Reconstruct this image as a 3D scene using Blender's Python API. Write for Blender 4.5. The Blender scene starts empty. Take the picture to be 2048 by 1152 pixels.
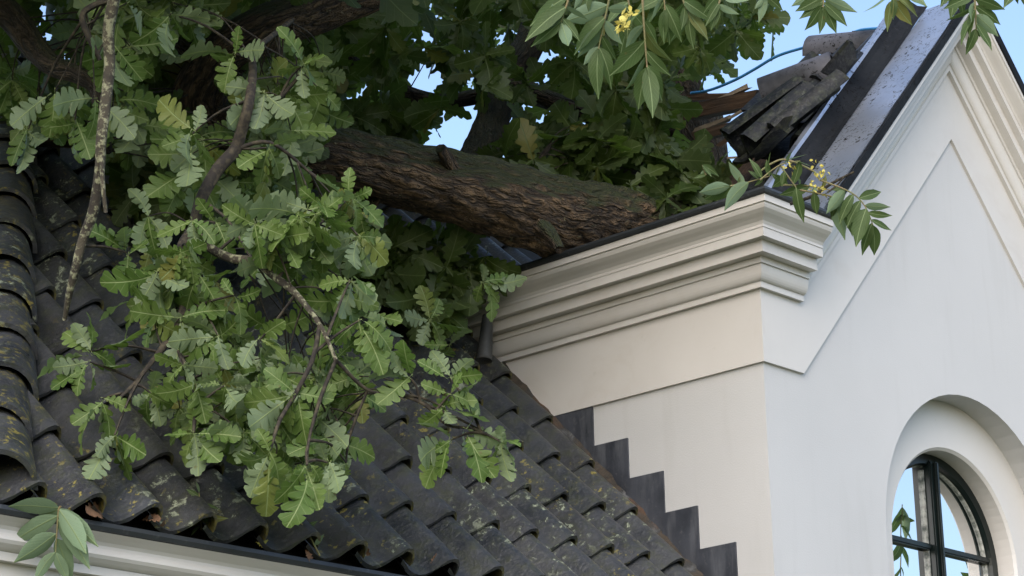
import bpy, bmesh, math, random
import numpy as np
from mathutils import Vector, Matrix
random.seed(7); rng = np.random.default_rng(11)
scn = bpy.context.scene
col = scn.collection

# ------------------------------------------------------------------ camera
CAM = np.array([-7.07687, -5.39125, 1.60292])
RT = np.array([0.69496567, -0.71885657, -0.01636907])
UP = np.array([-0.21414412, -0.2286519, 0.94966342])
FW = np.array([0.68641461, 0.65647813, 0.31284413])
FPX = 4624.72                     # focal length in pixels of a 2048-wide frame
cd = bpy.data.cameras.new('camera'); cam = bpy.data.objects.new('camera', cd); col.objects.link(cam)
cd.sensor_width = 36.0; cd.lens = FPX/2048*36.0; cd.clip_end = 2000; cd.clip_start = 0.05
m = Matrix.Identity(4)
for i in range(3):
    m[i][0] = RT[i]; m[i][1] = UP[i]; m[i][2] = -FW[i]; m[i][3] = CAM[i]
cam.matrix_world = m
scn.camera = cam

# ------------------------------------------------------------------ light
SUN_EL, SUN_ROT = math.radians(37), math.radians(238)   # high, from the street side
w = bpy.data.worlds.new('World'); scn.world = w; w.use_nodes = True
nt = w.node_tree; nt.nodes.clear()
sky = nt.nodes.new('ShaderNodeTexSky'); sky.sky_type = 'NISHITA'; sky.sun_disc = False
sky.sun_elevation = SUN_EL; sky.sun_rotation = SUN_ROT
sky.air_density = 1.0; sky.dust_density = 1.9; sky.ozone_density = 1.1; sky.altitude = 0
bg = nt.nodes.new('ShaderNodeBackground'); bg.inputs['Strength'].default_value = 0.15
wo = nt.nodes.new('ShaderNodeOutputWorld')
nt.links.new(sky.outputs[0], bg.inputs[0]); nt.links.new(bg.outputs[0], wo.inputs[0])
sl = bpy.data.lights.new('sun', 'SUN'); sl.energy = 0.95; sl.angle = math.radians(75); sl.color = (1, .997, .99)
so = bpy.data.objects.new('sun', sl); col.objects.link(so)
sd = Vector((math.cos(SUN_EL)*math.sin(SUN_ROT), math.cos(SUN_EL)*math.cos(SUN_ROT), math.sin(SUN_EL)))
so.rotation_euler = sd.to_track_quat('Z', 'Y').to_euler()
scn.view_settings.view_transform = 'Standard'; scn.view_settings.look = 'None'
scn.view_settings.gamma = 1.0; scn.view_settings.use_curve_mapping = False
scn.view_settings.exposure = 1.08
scn.cycles.max_bounces = 6; scn.cycles.transparent_max_bounces = 8

# ------------------------------------------------------------------ helpers
def ray(x, y): return FW + RT*(x-1024)/FPX - UP*(y-576)/FPX
def atd(x, y, d): return CAM + ray(x, y)*d
def atx(x, y, v): d = ray(x, y); return CAM + d*((v-CAM[0])/d[0])
def aty(x, y, v): d = ray(x, y); return CAM + d*((v-CAM[1])/d[1])
def atz(x, y, v): d = ray(x, y); return CAM + d*((v-CAM[2])/d[2])
def topx(p):
    q = np.asarray(p)-CAM; k = q@FW
    return 1024+FPX*(q@RT)/k, 576-FPX*(q@UP)/k, k
def nrm(v): v = np.asarray(v, float); return v/max(np.linalg.norm(v), 1e-9)

def mesh(name, V, Fs, mat=None, smooth=False, uv=None):
    me = bpy.data.meshes.new(name)
    me.from_pydata([tuple(map(float, v)) for v in V], [], Fs)
    if mat: me.materials.append(mat)
    if smooth: me.shade_smooth()
    if uv is not None:
        l = me.uv_layers.new(name='UVMap')
        idx = np.empty(len(me.loops), np.int32); me.loops.foreach_get('vertex_index', idx)
        l.data.foreach_set('uv', np.asarray(uv, np.float32)[idx].ravel())
    me.update()
    return me
def mesh_np(name, V, F, mat, uv=None, smooth=True):     # fast path: triangles only
    me = bpy.data.meshes.new(name); n = len(F)
    me.vertices.add(len(V)); me.vertices.foreach_set('co', np.asarray(V, np.float32).ravel())
    me.loops.add(n*3); me.loops.foreach_set('vertex_index', np.asarray(F, np.int32).ravel())
    me.polygons.add(n); me.polygons.foreach_set('loop_start', np.arange(n, dtype=np.int32)*3)
    me.update(calc_edges=True)
    if uv is not None:
        l = me.uv_layers.new(name='UVMap'); l.data.foreach_set('uv', np.asarray(uv, np.float32)[np.asarray(F).ravel()].ravel())
    if smooth: me.shade_smooth()
    me.materials.append(mat); me.validate()
    return me
def obj(name, me, parent=None, mat4=None):
    o = bpy.data.objects.new(name, me); col.objects.link(o)
    if parent is not None: o.parent = parent
    if mat4 is not None: o.matrix_local = mat4
    return o
def tag(o, label=None, cat=None, group=None, kind=None):
    if label: o['label'] = label
    if cat: o['category'] = cat
    if group: o['group'] = group
    if kind: o['kind'] = kind
    return o
def empty(name, label, cat, group=None):
    o = bpy.data.objects.new(name, None); col.objects.link(o); o.empty_display_size = .1
    return tag(o, label, cat, group)
def frame(o, a, s, n, L):          # matrix: x=s, y=a, z=n
    M = Matrix.Identity(4)
    for i in range(3):
        M[i][0] = s[i]*L; M[i][1] = a[i]*L; M[i][2] = n[i]*L; M[i][3] = o[i]
    return M

# ------------------------------------------------------------------ node materials
class NB:
    def __init__(s, name):
        s.m = bpy.data.materials.new(name); s.m.use_nodes = True; s.t = s.m.node_tree
        s.p = s.t.nodes['Principled BSDF']; s.out = s.t.nodes['Material Output']
    def n(s, typ, **kw):
        x = s.t.nodes.new(typ)
        for k, v in kw.items(): setattr(x, k, v)
        return x
    def l(s, a, b): s.t.links.new(a, b)
    def coord(s, which='Object'): return s.n('ShaderNodeTexCoord').outputs[which]
    def pos(s): return s.n('ShaderNodeNewGeometry').outputs['Position']
    def mapv(s, v, sc=(1, 1, 1), rot=(0, 0, 0)):
        x = s.n('ShaderNodeMapping'); x.inputs['Scale'].default_value = sc; x.inputs['Rotation'].default_value = rot; s.l(v, x.inputs[0]); return x.outputs[0]
    def noise(s, v, scale, det=4, rough=.55, dist=0):
        x = s.n('ShaderNodeTexNoise'); x.inputs['Scale'].default_value = scale; x.inputs['Detail'].default_value = det
        x.inputs['Roughness'].default_value = rough; x.inputs['Distortion'].default_value = dist
        if v is not None: s.l(v, x.inputs['Vector'])
        return x.outputs[0]
    def vor(s, v, scale, feat='F1', out=0):
        x = s.n('ShaderNodeTexVoronoi', feature=feat); x.inputs['Scale'].default_value = scale
        s.l(v, x.inputs['Vector']); return x.outputs[out]
    def ramp(s, f, stops, interp='LINEAR'):
        x = s.n('ShaderNodeValToRGB'); x.color_ramp.interpolation = interp
        while len(x.color_ramp.elements) < len(stops): x.color_ramp.elements.new(.5)
        for e, (p, c) in zip(x.color_ramp.elements, stops):
            e.position = p; e.color = (c, c, c, 1) if isinstance(c, (int, float)) else (*c, 1)
        s.l(f, x.inputs[0]); return x.outputs[0]
    def mix(s, f, a, b, typ='MIX'):
        x = s.n('ShaderNodeMix', data_type='RGBA', blend_type=typ)
        for q, v in ((0, f), (6, a), (7, b)):
            if isinstance(v, (int, float)): x.inputs[q].default_value = v
            elif isinstance(v, tuple): x.inputs[q].default_value = (*v, 1)
            else: s.l(v, x.inputs[q])
        return x.outputs[2]
    def math(s, op, a, b=0.0, c=0.0):
        x = s.n('ShaderNodeMath', operation=op)
        for q, v in ((0, a), (1, b), (2, c)):
            if isinstance(v, (int, float)): x.inputs[q].default_value = v
            else: s.l(v, x.inputs[q])
        return x.outputs[0]
    def sep(s, v): x = s.n('ShaderNodeSeparateXYZ'); s.l(v, x.inputs[0]); return x.outputs
    def bump(s, h, strength=.5, dist=.01, nin=None):
        x = s.n('ShaderNodeBump'); x.inputs['Strength'].default_value = strength; x.inputs['Distance'].default_value = dist
        s.l(h, x.inputs['Height'])
        if nin is not None: s.l(nin, x.inputs['Normal'])
        return x.outputs[0]
    def fin(s, colr=None, rough=None, normal=None, **kw):
        for k, v in (('Base Color', colr), ('Roughness', rough), ('Normal', normal)):
            if v is None: continue
            if isinstance(v, tuple): s.p.inputs[k].default_value = (*v, 1)
            elif isinstance(v, (int, float)): s.p.inputs[k].default_value = v
            else: s.l(v, s.p.inputs[k])
        for k, v in kw.items():
            q = s.p.inputs[k.replace('_', ' ')]
            if isinstance(v, (int, float, tuple)): q.default_value = v
            else: s.l(v, q)
        return s.m

def m_stucco():
    b = NB('painted_stucco'); P = b.pos()
    n1 = b.noise(P, 1.3, 4); n2 = b.noise(b.mapv(P, (6, 6, .7)), 1.5, 4); n3 = b.noise(P, 160, 3)
    c = b.mix(b.ramp(n1, [(.3, 0), (.7, 1)]), (.525, .518, .51), (.56, .552, .544))
    c = b.mix(b.math('MULTIPLY', b.ramp(n2, [(.54, 0), (.8, 1)]), .4), c, (.44, .43, .41))
    sp = b.ramp(b.vor(P, 9), [(.018, 1), (.03, 0)])
    c = b.mix(b.math('MULTIPLY', sp, b.ramp(b.noise(P, 5), [(.5, 0), (.56, 1)])), c, (.2, .18, .15))
    return b.fin(c, .75, b.bump(n3, .25, .003, b.bump(n1, .2, .02)))
def m_paint():
    b = NB('cream_gloss_paint'); P = b.pos()
    n1 = b.noise(P, 2.2, 5); n2 = b.noise(b.mapv(P, (3, 3, 26)), 2.0, 4); n3 = b.noise(P, 22, 4)
    c = b.mix(b.ramp(n1, [(.3, 0), (.7, 1)]), (.595, .565, .53), (.64, .61, .575))
    c = b.mix(b.math('MULTIPLY', b.ramp(b.noise(P, 3.4, 5, .6, .6), [(.55, 0), (.75, 1)]), .35), c, (.50, .445, .385))
    c = b.mix(b.math('MULTIPLY', b.ramp(n3, [(.68, 0), (.78, 1)]), .15), c, (.34, .31, .27))
    r = b.ramp(n1, [(.3, .26), (.7, .46)])
    return b.fin(c, r, b.bump(n2, .06, .004, b.bump(n1, .15, .02)), Specular_IOR_Level=.4)
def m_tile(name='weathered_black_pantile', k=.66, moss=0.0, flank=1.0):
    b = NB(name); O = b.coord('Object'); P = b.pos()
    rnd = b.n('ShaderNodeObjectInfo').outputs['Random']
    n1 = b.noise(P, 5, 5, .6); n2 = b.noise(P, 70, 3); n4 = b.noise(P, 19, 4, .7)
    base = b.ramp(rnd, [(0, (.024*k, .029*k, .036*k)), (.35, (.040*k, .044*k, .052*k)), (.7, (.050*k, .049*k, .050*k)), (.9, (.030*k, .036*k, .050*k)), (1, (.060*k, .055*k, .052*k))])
    c = b.mix(b.ramp(n1, [(.35, 0), (.65, 1)]), base, b.mix(.6, base, (.085*k, .088*k, .095*k)))
    c = b.mix(b.math('MULTIPLY', b.ramp(n4, [(.46, 0), (.66, 1)]), .75), c, (.046, .050, .030))
    c = b.mix(b.math('MULTIPLY', b.ramp(n2, [(.52, 0), (.7, 1)]), .35), c, (.10, .10, .10))
    x = b.sep(O)                     # algae and moss along the low right flank of each roll
    band = b.math('MULTIPLY', flank, b.math('MULTIPLY', b.ramp(b.math('ADD', x[0], b.math('MULTIPLY', b.math('SUBTRACT', n4, .5), .03)), [(.0, 0), (.215, 0), (.240, 1), (.262, 1)]), b.ramp(b.noise(P, 4, 3), [(.34, 0), (.50, 1)])))
    c = b.mix(b.math('MULTIPLY', band, b.ramp(b.noise(P, 60, 3), [(.36, .1), (.58, .9)])), c, (.15, .13, .035))
    lc = b.noise(P, 19, 6, .72, .4); big = b.noise(P, 1.9, 2)
    lm = b.math('MULTIPLY', b.ramp(lc, [(.575, 0), (.60, .85 if moss >= 0 else .15)]), b.ramp(big, [(.50, 0), (.60, 1)]))
    c = b.mix(b.math('MULTIPLY', lm, b.ramp(n2, [(.36, .2), (.5, .9)])), c, b.mix(b.noise(P, 12), (.40, .43, .30), (.24, .27, .20)))
    yl = b.math('MULTIPLY', b.ramp(b.noise(P, 33, 4, .65), [(.60-.10*moss, 0), (.635-.05*moss, 1)]), b.ramp(b.noise(P, 1.5, 2), [(.48-.25*moss, 0), (.6-.2*moss, 1)]))
    c = b.mix(b.math('MULTIPLY', yl, .8), c, (.24, .20, .05))
    r = b.ramp(n1, [(.3, .26), (.7, .52)])
    return b.fin(c, r, b.bump(n2, .45, .004, b.bump(n4, .4, .012)), Specular_IOR_Level=.5 if moss >= 0 else .15)
def m_metal(name, c1, c2, rough=.45, met=.0, spots=None, spec=.5, bloom=.3):
    b = NB(name); P = b.pos(); n1 = b.noise(P, 4, 5, .6); n2 = b.noise(P, 40, 3)
    c = b.mix(b.ramp(n1, [(.35, 0), (.65, 1)]), c1, c2)
    c = b.mix(b.math('MULTIPLY', b.ramp(n2, [(.6, 0), (.75, 1)]), bloom), c, (.16, .16, .16))
    if 'lead_sheet' in name:
        c = b.mix(b.math('MULTIPLY', b.ramp(b.noise(b.mapv(P, (9, 9, 1.6)), 1.6, 5, .65), [(.48, 0), (.72, 1)]), .55), c, (.15, .155, .17))
    r = rough
    if spots:
        s1 = b.ramp(b.noise(P, 48, 4, .7, .8), [(.575, 0), (.60, 1)]); s2 = b.ramp(b.noise(P, 5, 3), [(.40, 0), (.55, 1)])
        s = b.math('MULTIPLY', s1, s2); c = b.mix(s, c, spots)
        r = b.mix(s, (rough,)*3, (.9,)*3)
    return b.fin(c, r, b.bump(n1, .25, .02), Metallic=met, Specular_IOR_Level=spec)
def m_valley():
    b = NB('mossy_valley_lead'); P = b.pos(); n1 = b.noise(P, 9, 5, .65); n2 = b.noise(P, 70, 3)
    c = b.ramp(n1, [(.25, (.02, .018, .014)), (.45, (.055, .04, .026)), (.58, (.035, .034, .032)), (.75, (.12, .12, .12))])
    c = b.mix(b.ramp(b.noise(P, 4, 3), [(.58, 0), (.68, .7)]), c, (.12, .05, .018))
    return b.fin(c, .8, b.bump(n2, .6, .01, b.bump(n1, .6, .03)))
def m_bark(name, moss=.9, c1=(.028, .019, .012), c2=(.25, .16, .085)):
    b = NB(name); U = b.coord('UV'); P = b.pos()
    g = b.n('ShaderNodeNewGeometry'); nz = b.sep(g.outputs['Normal'])[2]
    uv = b.mapv(U, (1, 1, 1))
    d = b.noise(P, 7, 3)
    a = b.n('ShaderNodeVectorMath', operation='ADD'); sc = b.n('ShaderNodeVectorMath', operation='SCALE'); sc.inputs[3].default_value = .05
    comb = b.n('ShaderNodeCombineXYZ'); b.l(d, comb.inputs[0]); b.l(b.noise(P, 5, 2), comb.inputs[1])
    b.l(comb.outputs[0], sc.inputs[0]); b.l(uv, a.inputs[0]); b.l(sc.outputs[0], a.inputs[1])
    sc.inputs[3].default_value = .035
    v = b.mapv(a.outputs[0], (26, 5.5, 1)); v2 = b.mapv(a.outputs[0], (95, 30, 1))
    f1 = b.ramp(b.math('ABSOLUTE', b.math('SUBTRACT', b.noise(v, 1.0, 3, .5), .5)), [(0, 0), (.10, 1)])
    f2 = b.ramp(b.math('ABSOLUTE', b.math('SUBTRACT', b.noise(b.mapv(a.outputs[0], (44, 13, 1)), 1.0, 3, .6), .5)), [(0, 0), (.09, 1)])
    n2 = b.noise(v2, 1, 5, .7); n1 = b.noise(v, 1.2, 4, .6)
    h = b.math('ADD', b.math('MULTIPLY', b.math('MULTIPLY', f1, b.math('ADD', b.math('MULTIPLY', f2, .6), .4)), .65), b.math('MULTIPLY', n2, .45))
    c = b.mix(b.ramp(h, [(.25, 0), (.9, 1)]), c1, c2)
    c = b.mix(b.ramp(n1, [(.45, 0), (.75, .6)]), c, (.115, .075, .045))
    lc = b.ramp(b.noise(P, 24, 4, .6, .5), [(.63, 0), (.67, 1)])
    c = b.mix(b.math('MULTIPLY', lc, b.ramp(b.noise(P, 2.5), [(.5, 0), (.6, .8)])), c, (.30, .27, .16))
    mo = b.math('MULTIPLY', b.ramp(b.math('ADD', nz, b.math('MULTIPLY', b.math('SUBTRACT', b.noise(P, 6, 4), .5), 1.3)), [(.02, 0), (.48, 1)]), moss)
    c = b.mix(mo, c, b.mix(b.noise(P, 30), (.022, .034, .008), (.065, .075, .02)))
    return b.fin(c, .9, b.bump(h, 1.0, .06))
def m_lichen_twig():
    b = NB('lichen_twig_bark'); P = b.pos()
    n = b.noise(P, 42, 4, .65); n2 = b.noise(P, 11, 3)
    c = b.mix(b.ramp(n2, [(.4, 0), (.6, 1)]), (.028, .022, .015), (.06, .05, .032))
    c = b.mix(b.ramp(n, [(.5, 0), (.6, 1)]), c, b.mix(n2, (.16, .17, .10), (.30, .28, .17)))
    return b.fin(c, .9, b.bump(n, .8, .008))
def m_twig():
    b = NB('dark_twig_bark'); P = b.pos(); n = b.noise(P, 50, 3)
    c = b.mix(b.ramp(n, [(.45, 0), (.7, 1)]), (.020, .015, .011), (.075, .06, .035))
    return b.fin(c, .85, b.bump(n, .4, .004))
def m_leaf(name, top, top2, back, vein, trans, nveins=6.0, slant=.35, rough=.42, tr=.32, veinw=.011):
    b = NB(name); U = b.coord('UV'); s = b.sep(U); P = b.pos()
    geo = b.n('ShaderNodeNewGeometry')
    rnd = b.math('FRACT', b.math('ADD', geo.outputs['Random Per Island'], b.n('ShaderNodeObjectInfo').outputs['Random']))
    dv = b.math('ABSOLUTE', b.math('SUBTRACT', s[1], .5))
    mid = b.ramp(dv, [(0, 1), (veinw, .9), (veinw*1.9, 0)])
    ph = b.math('FRACT', b.math('MULTIPLY', b.math('SUBTRACT', s[0], b.math('MULTIPLY', dv, slant*2)), nveins))
    lat = b.ramp(b.math('ABSOLUTE', b.math('SUBTRACT', ph, .5)), [(0, .75), (.05, .3), (.11, 0)])
    c = b.mix(rnd, top, top2)
    c = b.mix(b.ramp(b.noise(P, 18, 3), [(.35, 0), (.7, .6)]), c, tuple(x*.72 for x in top))
    bk = b.mix(rnd, back, tuple(x*.8 for x in back))
    c = b.mix(b.ramp(rnd, [(.90, 0), (.97, .6)]), c, (.24, .20, .05))
    c = b.mix(geo.outputs['Backfacing'], c, bk)
    hole = b.ramp(b.noise(P, 55, 2), [(.70, 0), (.74, .7)])
    c = b.mix(hole, c, (.12, .10, .035))
    vm = b.math('MAXIMUM', mid, b.math('MULTIPLY', lat, .45))
    c = b.mix(vm, c, vein)
    h = b.math('ADD', b.math('MULTIPLY', vm, -1.0), b.math('MULTIPLY', b.noise(P, 70, 2), .5))
    nrm_ = b.bump(h, .35, .004)
    b.fin(c, rough, nrm_, Specular_IOR_Level=.25)
    t = b.n('ShaderNodeBsdfTranslucent'); b.l(b.mix(.6, c, trans), t.inputs[0]); b.l(nrm_, t.inputs['Normal'])
    mx = b.n('ShaderNodeMixShader'); mx.inputs[0].default_value = tr
    b.l(b.p.outputs[0], mx.inputs[1]); b.l(t.outputs[0], mx.inputs[2]); b.l(mx.outputs[0], b.out.inputs[0])
    return b.m
def m_plain(name, c1, c2, rough=.6, scale=8, bmp=.3, met=0, spec=.5):
    b = NB(name); P = b.pos(); n = b.noise(P, scale, 4); n2 = b.noise(P, scale*7, 3)
    c = b.mix(b.ramp(n, [(.35, 0), (.65, 1)]), c1, c2)
    return b.fin(c, rough, b.bump(n2, bmp, .004), Metallic=met, Specular_IOR_Level=spec)
def m_wood():
    b = NB('old_split_timber'); O = b.coord('Object')
    n = b.noise(b.mapv(O, (1.5, 26, 26)), 3, 5, .65); n2 = b.noise(O, 6, 3)
    c = b.ramp(n, [(.3, (.03, .017, .01)), (.55, (.085, .048, .026)), (.8, (.17, .11, .065))])
    c = b.mix(b.ramp(n2, [(.5, 0), (.7, .5)]), c, (.05, .035, .025))
    return b.fin(c, .85, b.bump(n, .7, .01))
def m_glass():
    b = NB('reflecting_window_glass'); P = b.pos()
    n = b.noise(P, 2.2, 2)
    g = b.n('ShaderNodeBsdfGlossy'); g.inputs['Roughness'].default_value = .01; g.inputs['Color'].default_value = (.95, .96, .98, 1)
    b.l(b.bump(n, .05, .02), g.inputs['Normal'])
    d = b.n('ShaderNodeBsdfDiffuse'); d.inputs[0].default_value = (.012, .014, .014, 1)
    mx = b.n('ShaderNodeMixShader'); mx.inputs[0].default_value = .88
    b.l(d.outputs[0], mx.inputs[1]); b.l(g.outputs[0], mx.inputs[2]); b.l(mx.outputs[0], b.out.inputs[0])
    return b.m
def m_ground():
    b = NB('lawn_ground'); P = b.pos(); n = b.noise(P, .8, 5); n2 = b.noise(P, 30, 4)
    c = b.mix(n, (.04, .06, .02), (.09, .10, .045)); c = b.mix(b.ramp(n2, [(.4, 0), (.7, .5)]), c, (.10, .085, .05))
    return b.fin(c, .95, b.bump(n2, .6, .05))
M = dict(
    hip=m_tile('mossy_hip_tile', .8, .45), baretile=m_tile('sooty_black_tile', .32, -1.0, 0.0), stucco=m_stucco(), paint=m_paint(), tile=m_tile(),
    lead=m_metal('lead_sheet', (.022, .025, .033), (.065, .070, .085), .5),
    gutter=m_metal('black_zinc_gutter', (.018, .021, .024), (.034, .038, .042), .5),
    spotted=m_metal('spotted_ridge_tile', (.026, .027, .031), (.12, .118, .135), .5, 0, (.010, .010, .010), .3, .1),
    zinc=m_metal('dirty_zinc_sheet', (.42, .47, .56), (.56, .60, .68), .3, .75, (.015, .015, .014)),
    zincdark=m_metal('near_black_lead', (.008, .009, .011), (.016, .018, .021), .7, 0, (.006, .006, .006), .12, .08),  # dark metal; its colour also holds grime and shade from the verge
    pipe=m_metal('old_lead_pipe', (.025, .026, .026), (.075, .075, .07), .55),
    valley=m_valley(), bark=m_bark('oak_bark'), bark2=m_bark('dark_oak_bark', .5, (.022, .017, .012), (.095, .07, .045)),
    lichen=m_lichen_twig(), twig=m_twig(), wood=m_wood(),
    palewood=m_plain('split_pale_timber', (.20, .155, .11), (.34, .27, .19), .8, 14),
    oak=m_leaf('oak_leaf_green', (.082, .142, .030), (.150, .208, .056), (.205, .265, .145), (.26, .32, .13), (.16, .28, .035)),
    oakfar=m_leaf('oak_leaf_shade', (.048, .080, .016), (.078, .108, .026), (.070, .098, .036), (.14, .18, .07), (.17, .28, .03), tr=.40),  # darker copy of the oak leaf; backlit shade is put into its colour
    ash=m_leaf('ash_leaflet_green', (.060, .100, .030), (.080, .122, .040), (.19, .27, .16), (.20, .26, .12), (.14, .24, .04), 9, .5, .5, .28, .016),
    stalk=m_plain('green_stalk', (.16, .17, .06), (.22, .16, .08), .6, 30),
    seed=m_plain('yellow_seed_wings', (.42, .36, .06), (.55, .48, .12), .7, 40),
    window=m_plain('dark_green_gloss_paint', (.004, .008, .008), (.007, .012, .011), .28, 6, .1, 0, .3),
    putty=m_plain('flaking_white_putty', (.42, .42, .38), (.06, .07, .06), .6, 30),
    glass=m_glass(), ground=m_ground(),
    blue=m_plain('blue_wire_sheath', (.04, .19, .42), (.05, .24, .50), .45, 20, .1),
    deadleaf=m_plain('dead_brown_leaf', (.12, .06, .03), (.20, .11, .06), .8, 25),
    dark=m_plain('dark_room', (.01, .01, .01), (.014, .014, .014), .9),
)

# ------------------------------------------------------------------ shapes
def box_between(name, a, b, wd, th, up, mat, parent=None, jag=0.0):
    """a bar from a to b, its own mesh in local space (x along)"""
    a, b = np.asarray(a, float), np.asarray(b, float); L = np.linalg.norm(b-a); x = (b-a)/L
    y = nrm(np.cross(up, x)); z = np.cross(x, y)
    V = []; n = 6
    for i in range(n+1):
        t = i/n*L
        for k, (sy, sz) in enumerate(((-1, -1), (1, -1), (1, 1), (-1, 1))):
            e = (random.uniform(-jag, jag) if i in (0, n) else random.uniform(-jag, jag)*.12)
            V.append((t+(e if i in (0, n) else 0), sy*wd/2+random.uniform(-1, 1)*jag*.06, sz*th/2+random.uniform(-1, 1)*jag*.06))
    F = [(0, 1, 2, 3)[::-1], tuple(n*4+q for q in range(4))]
    for i in range(n):
        for k in range(4):
            k2 = (k+1) % 4; F.append((i*4+k, i*4+k2, i*4+4+k2, i*4+4+k))
    me = mesh(name, V, F, mat)
    o = obj(name, me, parent)
    Mx = Matrix.Identity(4)
    for i in range(3): Mx[i][0] = x[i]; Mx[i][1] = y[i]; Mx[i][2] = z[i]; Mx[i][3] = a[i]
    o.matrix_local = Mx
    return o
def spline(pts, per=6):
    P = np.asarray(pts, float); n = len(P); out = []
    for i in range(n-1):
        p0, p1, p2, p3 = P[max(i-1, 0)], P[i], P[i+1], P[min(i+2, n-1)]
        for k in range(per):
            t = k/per
            out.append(.5*((2*p1)+(-p0+p2)*t+(2*p0-5*p1+4*p2-p3)*t*t+(-p0+3*p1-3*p2+p3)*t**3))
    out.append(P[-1]); return np.array(out)
def tube_data(path, rad, seg=8, rough=0.0, ridges=0, seed=0, cap=True):
    P = np.asarray(path, float); n = len(P); R = np.asarray(rad, float)
    if R.ndim == 0: R = np.full(n, R)
    T = np.gradient(P, axis=0); T /= np.linalg.norm(T, axis=1)[:, None]+1e-12
    ref = np.array([0, 0, 1.]) if abs(T[0][2]) < .9 else np.array([1., 0, 0])
    V = []; UV = []; g = np.random.default_rng(seed); ph = g.uniform(0, 6.28, 12); length = 0
    B = nrm(np.cross(ref, T[0]))
    for i in range(n):
        if i: length += np.linalg.norm(P[i]-P[i-1])
        B = nrm(B-T[i]*(B@T[i])); N = np.cross(T[i], B)
        for k in range(seg+1):
            a = 2*math.pi*(k % seg)/seg; q = R[i]
            if rough:
                q *= 1+rough*(math.sin(3*a+ph[0]+length*2.1)*.5+math.sin(2*a+ph[1]-length*3.7)*.5+math.sin(a+ph[2]+length*5)*.4)
                if ridges: q *= 1+rough*.55*(abs(math.sin(ridges*.5*a+ph[3]+1.6*math.sin(length*4.3+ph[4])+.8*math.sin(length*11+2*a)))-.5)+rough*.3*math.sin(length*31+ph[5]+3*math.sin(4*a))
            V.append(P[i]+q*(math.cos(a)*B+math.sin(a)*N)); UV.append((k/seg*2*math.pi*float(np.mean(R)), length))
    F = []
    s1 = seg+1
    for i in range(n-1):
        for k in range(seg): 
            a, b_, c, d = i*s1+k, i*s1+k+1, (i+1)*s1+k+1, (i+1)*s1+k
            F += [(a, b_, c), (a, c, d)]
    if cap:
        for i, fl in ((0, 1), (n-1, 0)):
            V.append(P[i]); UV.append((0, 0)); ci = len(V)-1
            for k in range(seg):
                t = (i*s1+k, i*s1+k+1, ci); F.append(t[::-1] if fl == 0 else t)
    return np.array(V), np.array(F), np.array(UV)
def tube(name, pts, rad, mat, parent=None, seg=8, per=6, rough=0.0, ridges=0, seed=0):
    P = spline(pts, per); R = np.interp(np.linspace(0, 1, len(P)), np.linspace(0, 1, len(rad)), rad) if hasattr(rad, '__len__') else rad
    V, F, U = tube_data(P, R, seg, rough, ridges, seed)
    return obj(name, mesh_np(name, V, F, mat, U), parent)
class Bag:                       # many small pieces gathered into one mesh
    def __init__(s): s.V = []; s.F = []; s.U = []; s.n = 0
    def add(s, V, F, U):
        s.V.append(V); s.F.append(np.asarray(F)+s.n); s.U.append(U); s.n += len(V)
    def build(s, name, mat, parent=None, smooth=True):
        return obj(name, mesh_np(name, np.concatenate(s.V), np.concatenate(s.F), mat, np.concatenate(s.U), smooth), parent)

# ------------------------------------------------------------------ ground
g = obj('ground', mesh('ground', [(-400, -400, 0), (400, -400, 0), (400, 400, 0), (-400, 400, 0)], [(0, 1, 2, 3)], M['ground'])); tag(g, kind='structure')

# ================================================================== THE HOUSE
house = empty('house', 'cream plastered house with black pantile roof and arched window in its gable', 'house')
RX = 2.978; CX = RX/2; KNEE = .25; RISE = 1.366; CW = 1.475     # dormer width, gable axis, foot of the rake, rise, window axis
ZB = 2.2

# gable wall with the arched opening (two halves), side walls
RO, RI, Y1, Y2, ZS = .70, .475, .125, .215, 3.62
def arch(cx, r, n=28, z0=ZB): 
    return [(cx-r, z0)]+[(cx-r*math.cos(math.pi*i/n), ZS+r*math.sin(math.pi*i/n)) for i in range(n+1)]+[(cx+r, z0)]
A = arch(CW, RO); half = len(A)//2
V = []; F = []
L = [(0, ZB)]+A[:half+1]+[(CW, 5.75), (0, 4.45)]
R_ = [(CW, 5.75)]+A[half:]+[(RX, ZB), (RX, 4.45)]
for poly in (L, R_):
    s0 = len(V); V += [(x, 0, z) for x, z in poly]; F.append(tuple(range(s0, s0+len(poly))))
s0 = len(V); V += [(0, 0, 0), (RX, 0, 0), (RX, 0, ZB), (0, 0, ZB)]; F.append((s0, s0+1, s0+2, s0+3))
s0 = len(V)        # side walls and reveal
V += [(0, 0, 0), (0, 0, 4.45), (0, 1.9, 4.45), (0, 1.9, 0), (RX, 0, 0), (RX, 0, 4.45), (RX, 3.2, 4.45), (RX, 3.2, 0)]
F += [(s0, s0+1, s0+2, s0+3), (s0+4, s0+7, s0+6, s0+5)]
s0 = len(V); n = len(A)
V += [(x, 0, z) for x, z in A]+[(x, Y1, z) for x, z in A]
F += [(s0+i, s0+i+1, s0+n+i+1, s0+n+i) for i in range(n-1)]
gw = obj('gable_wall', mesh('gable_wall', V, F, M['stucco']), house)

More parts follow.
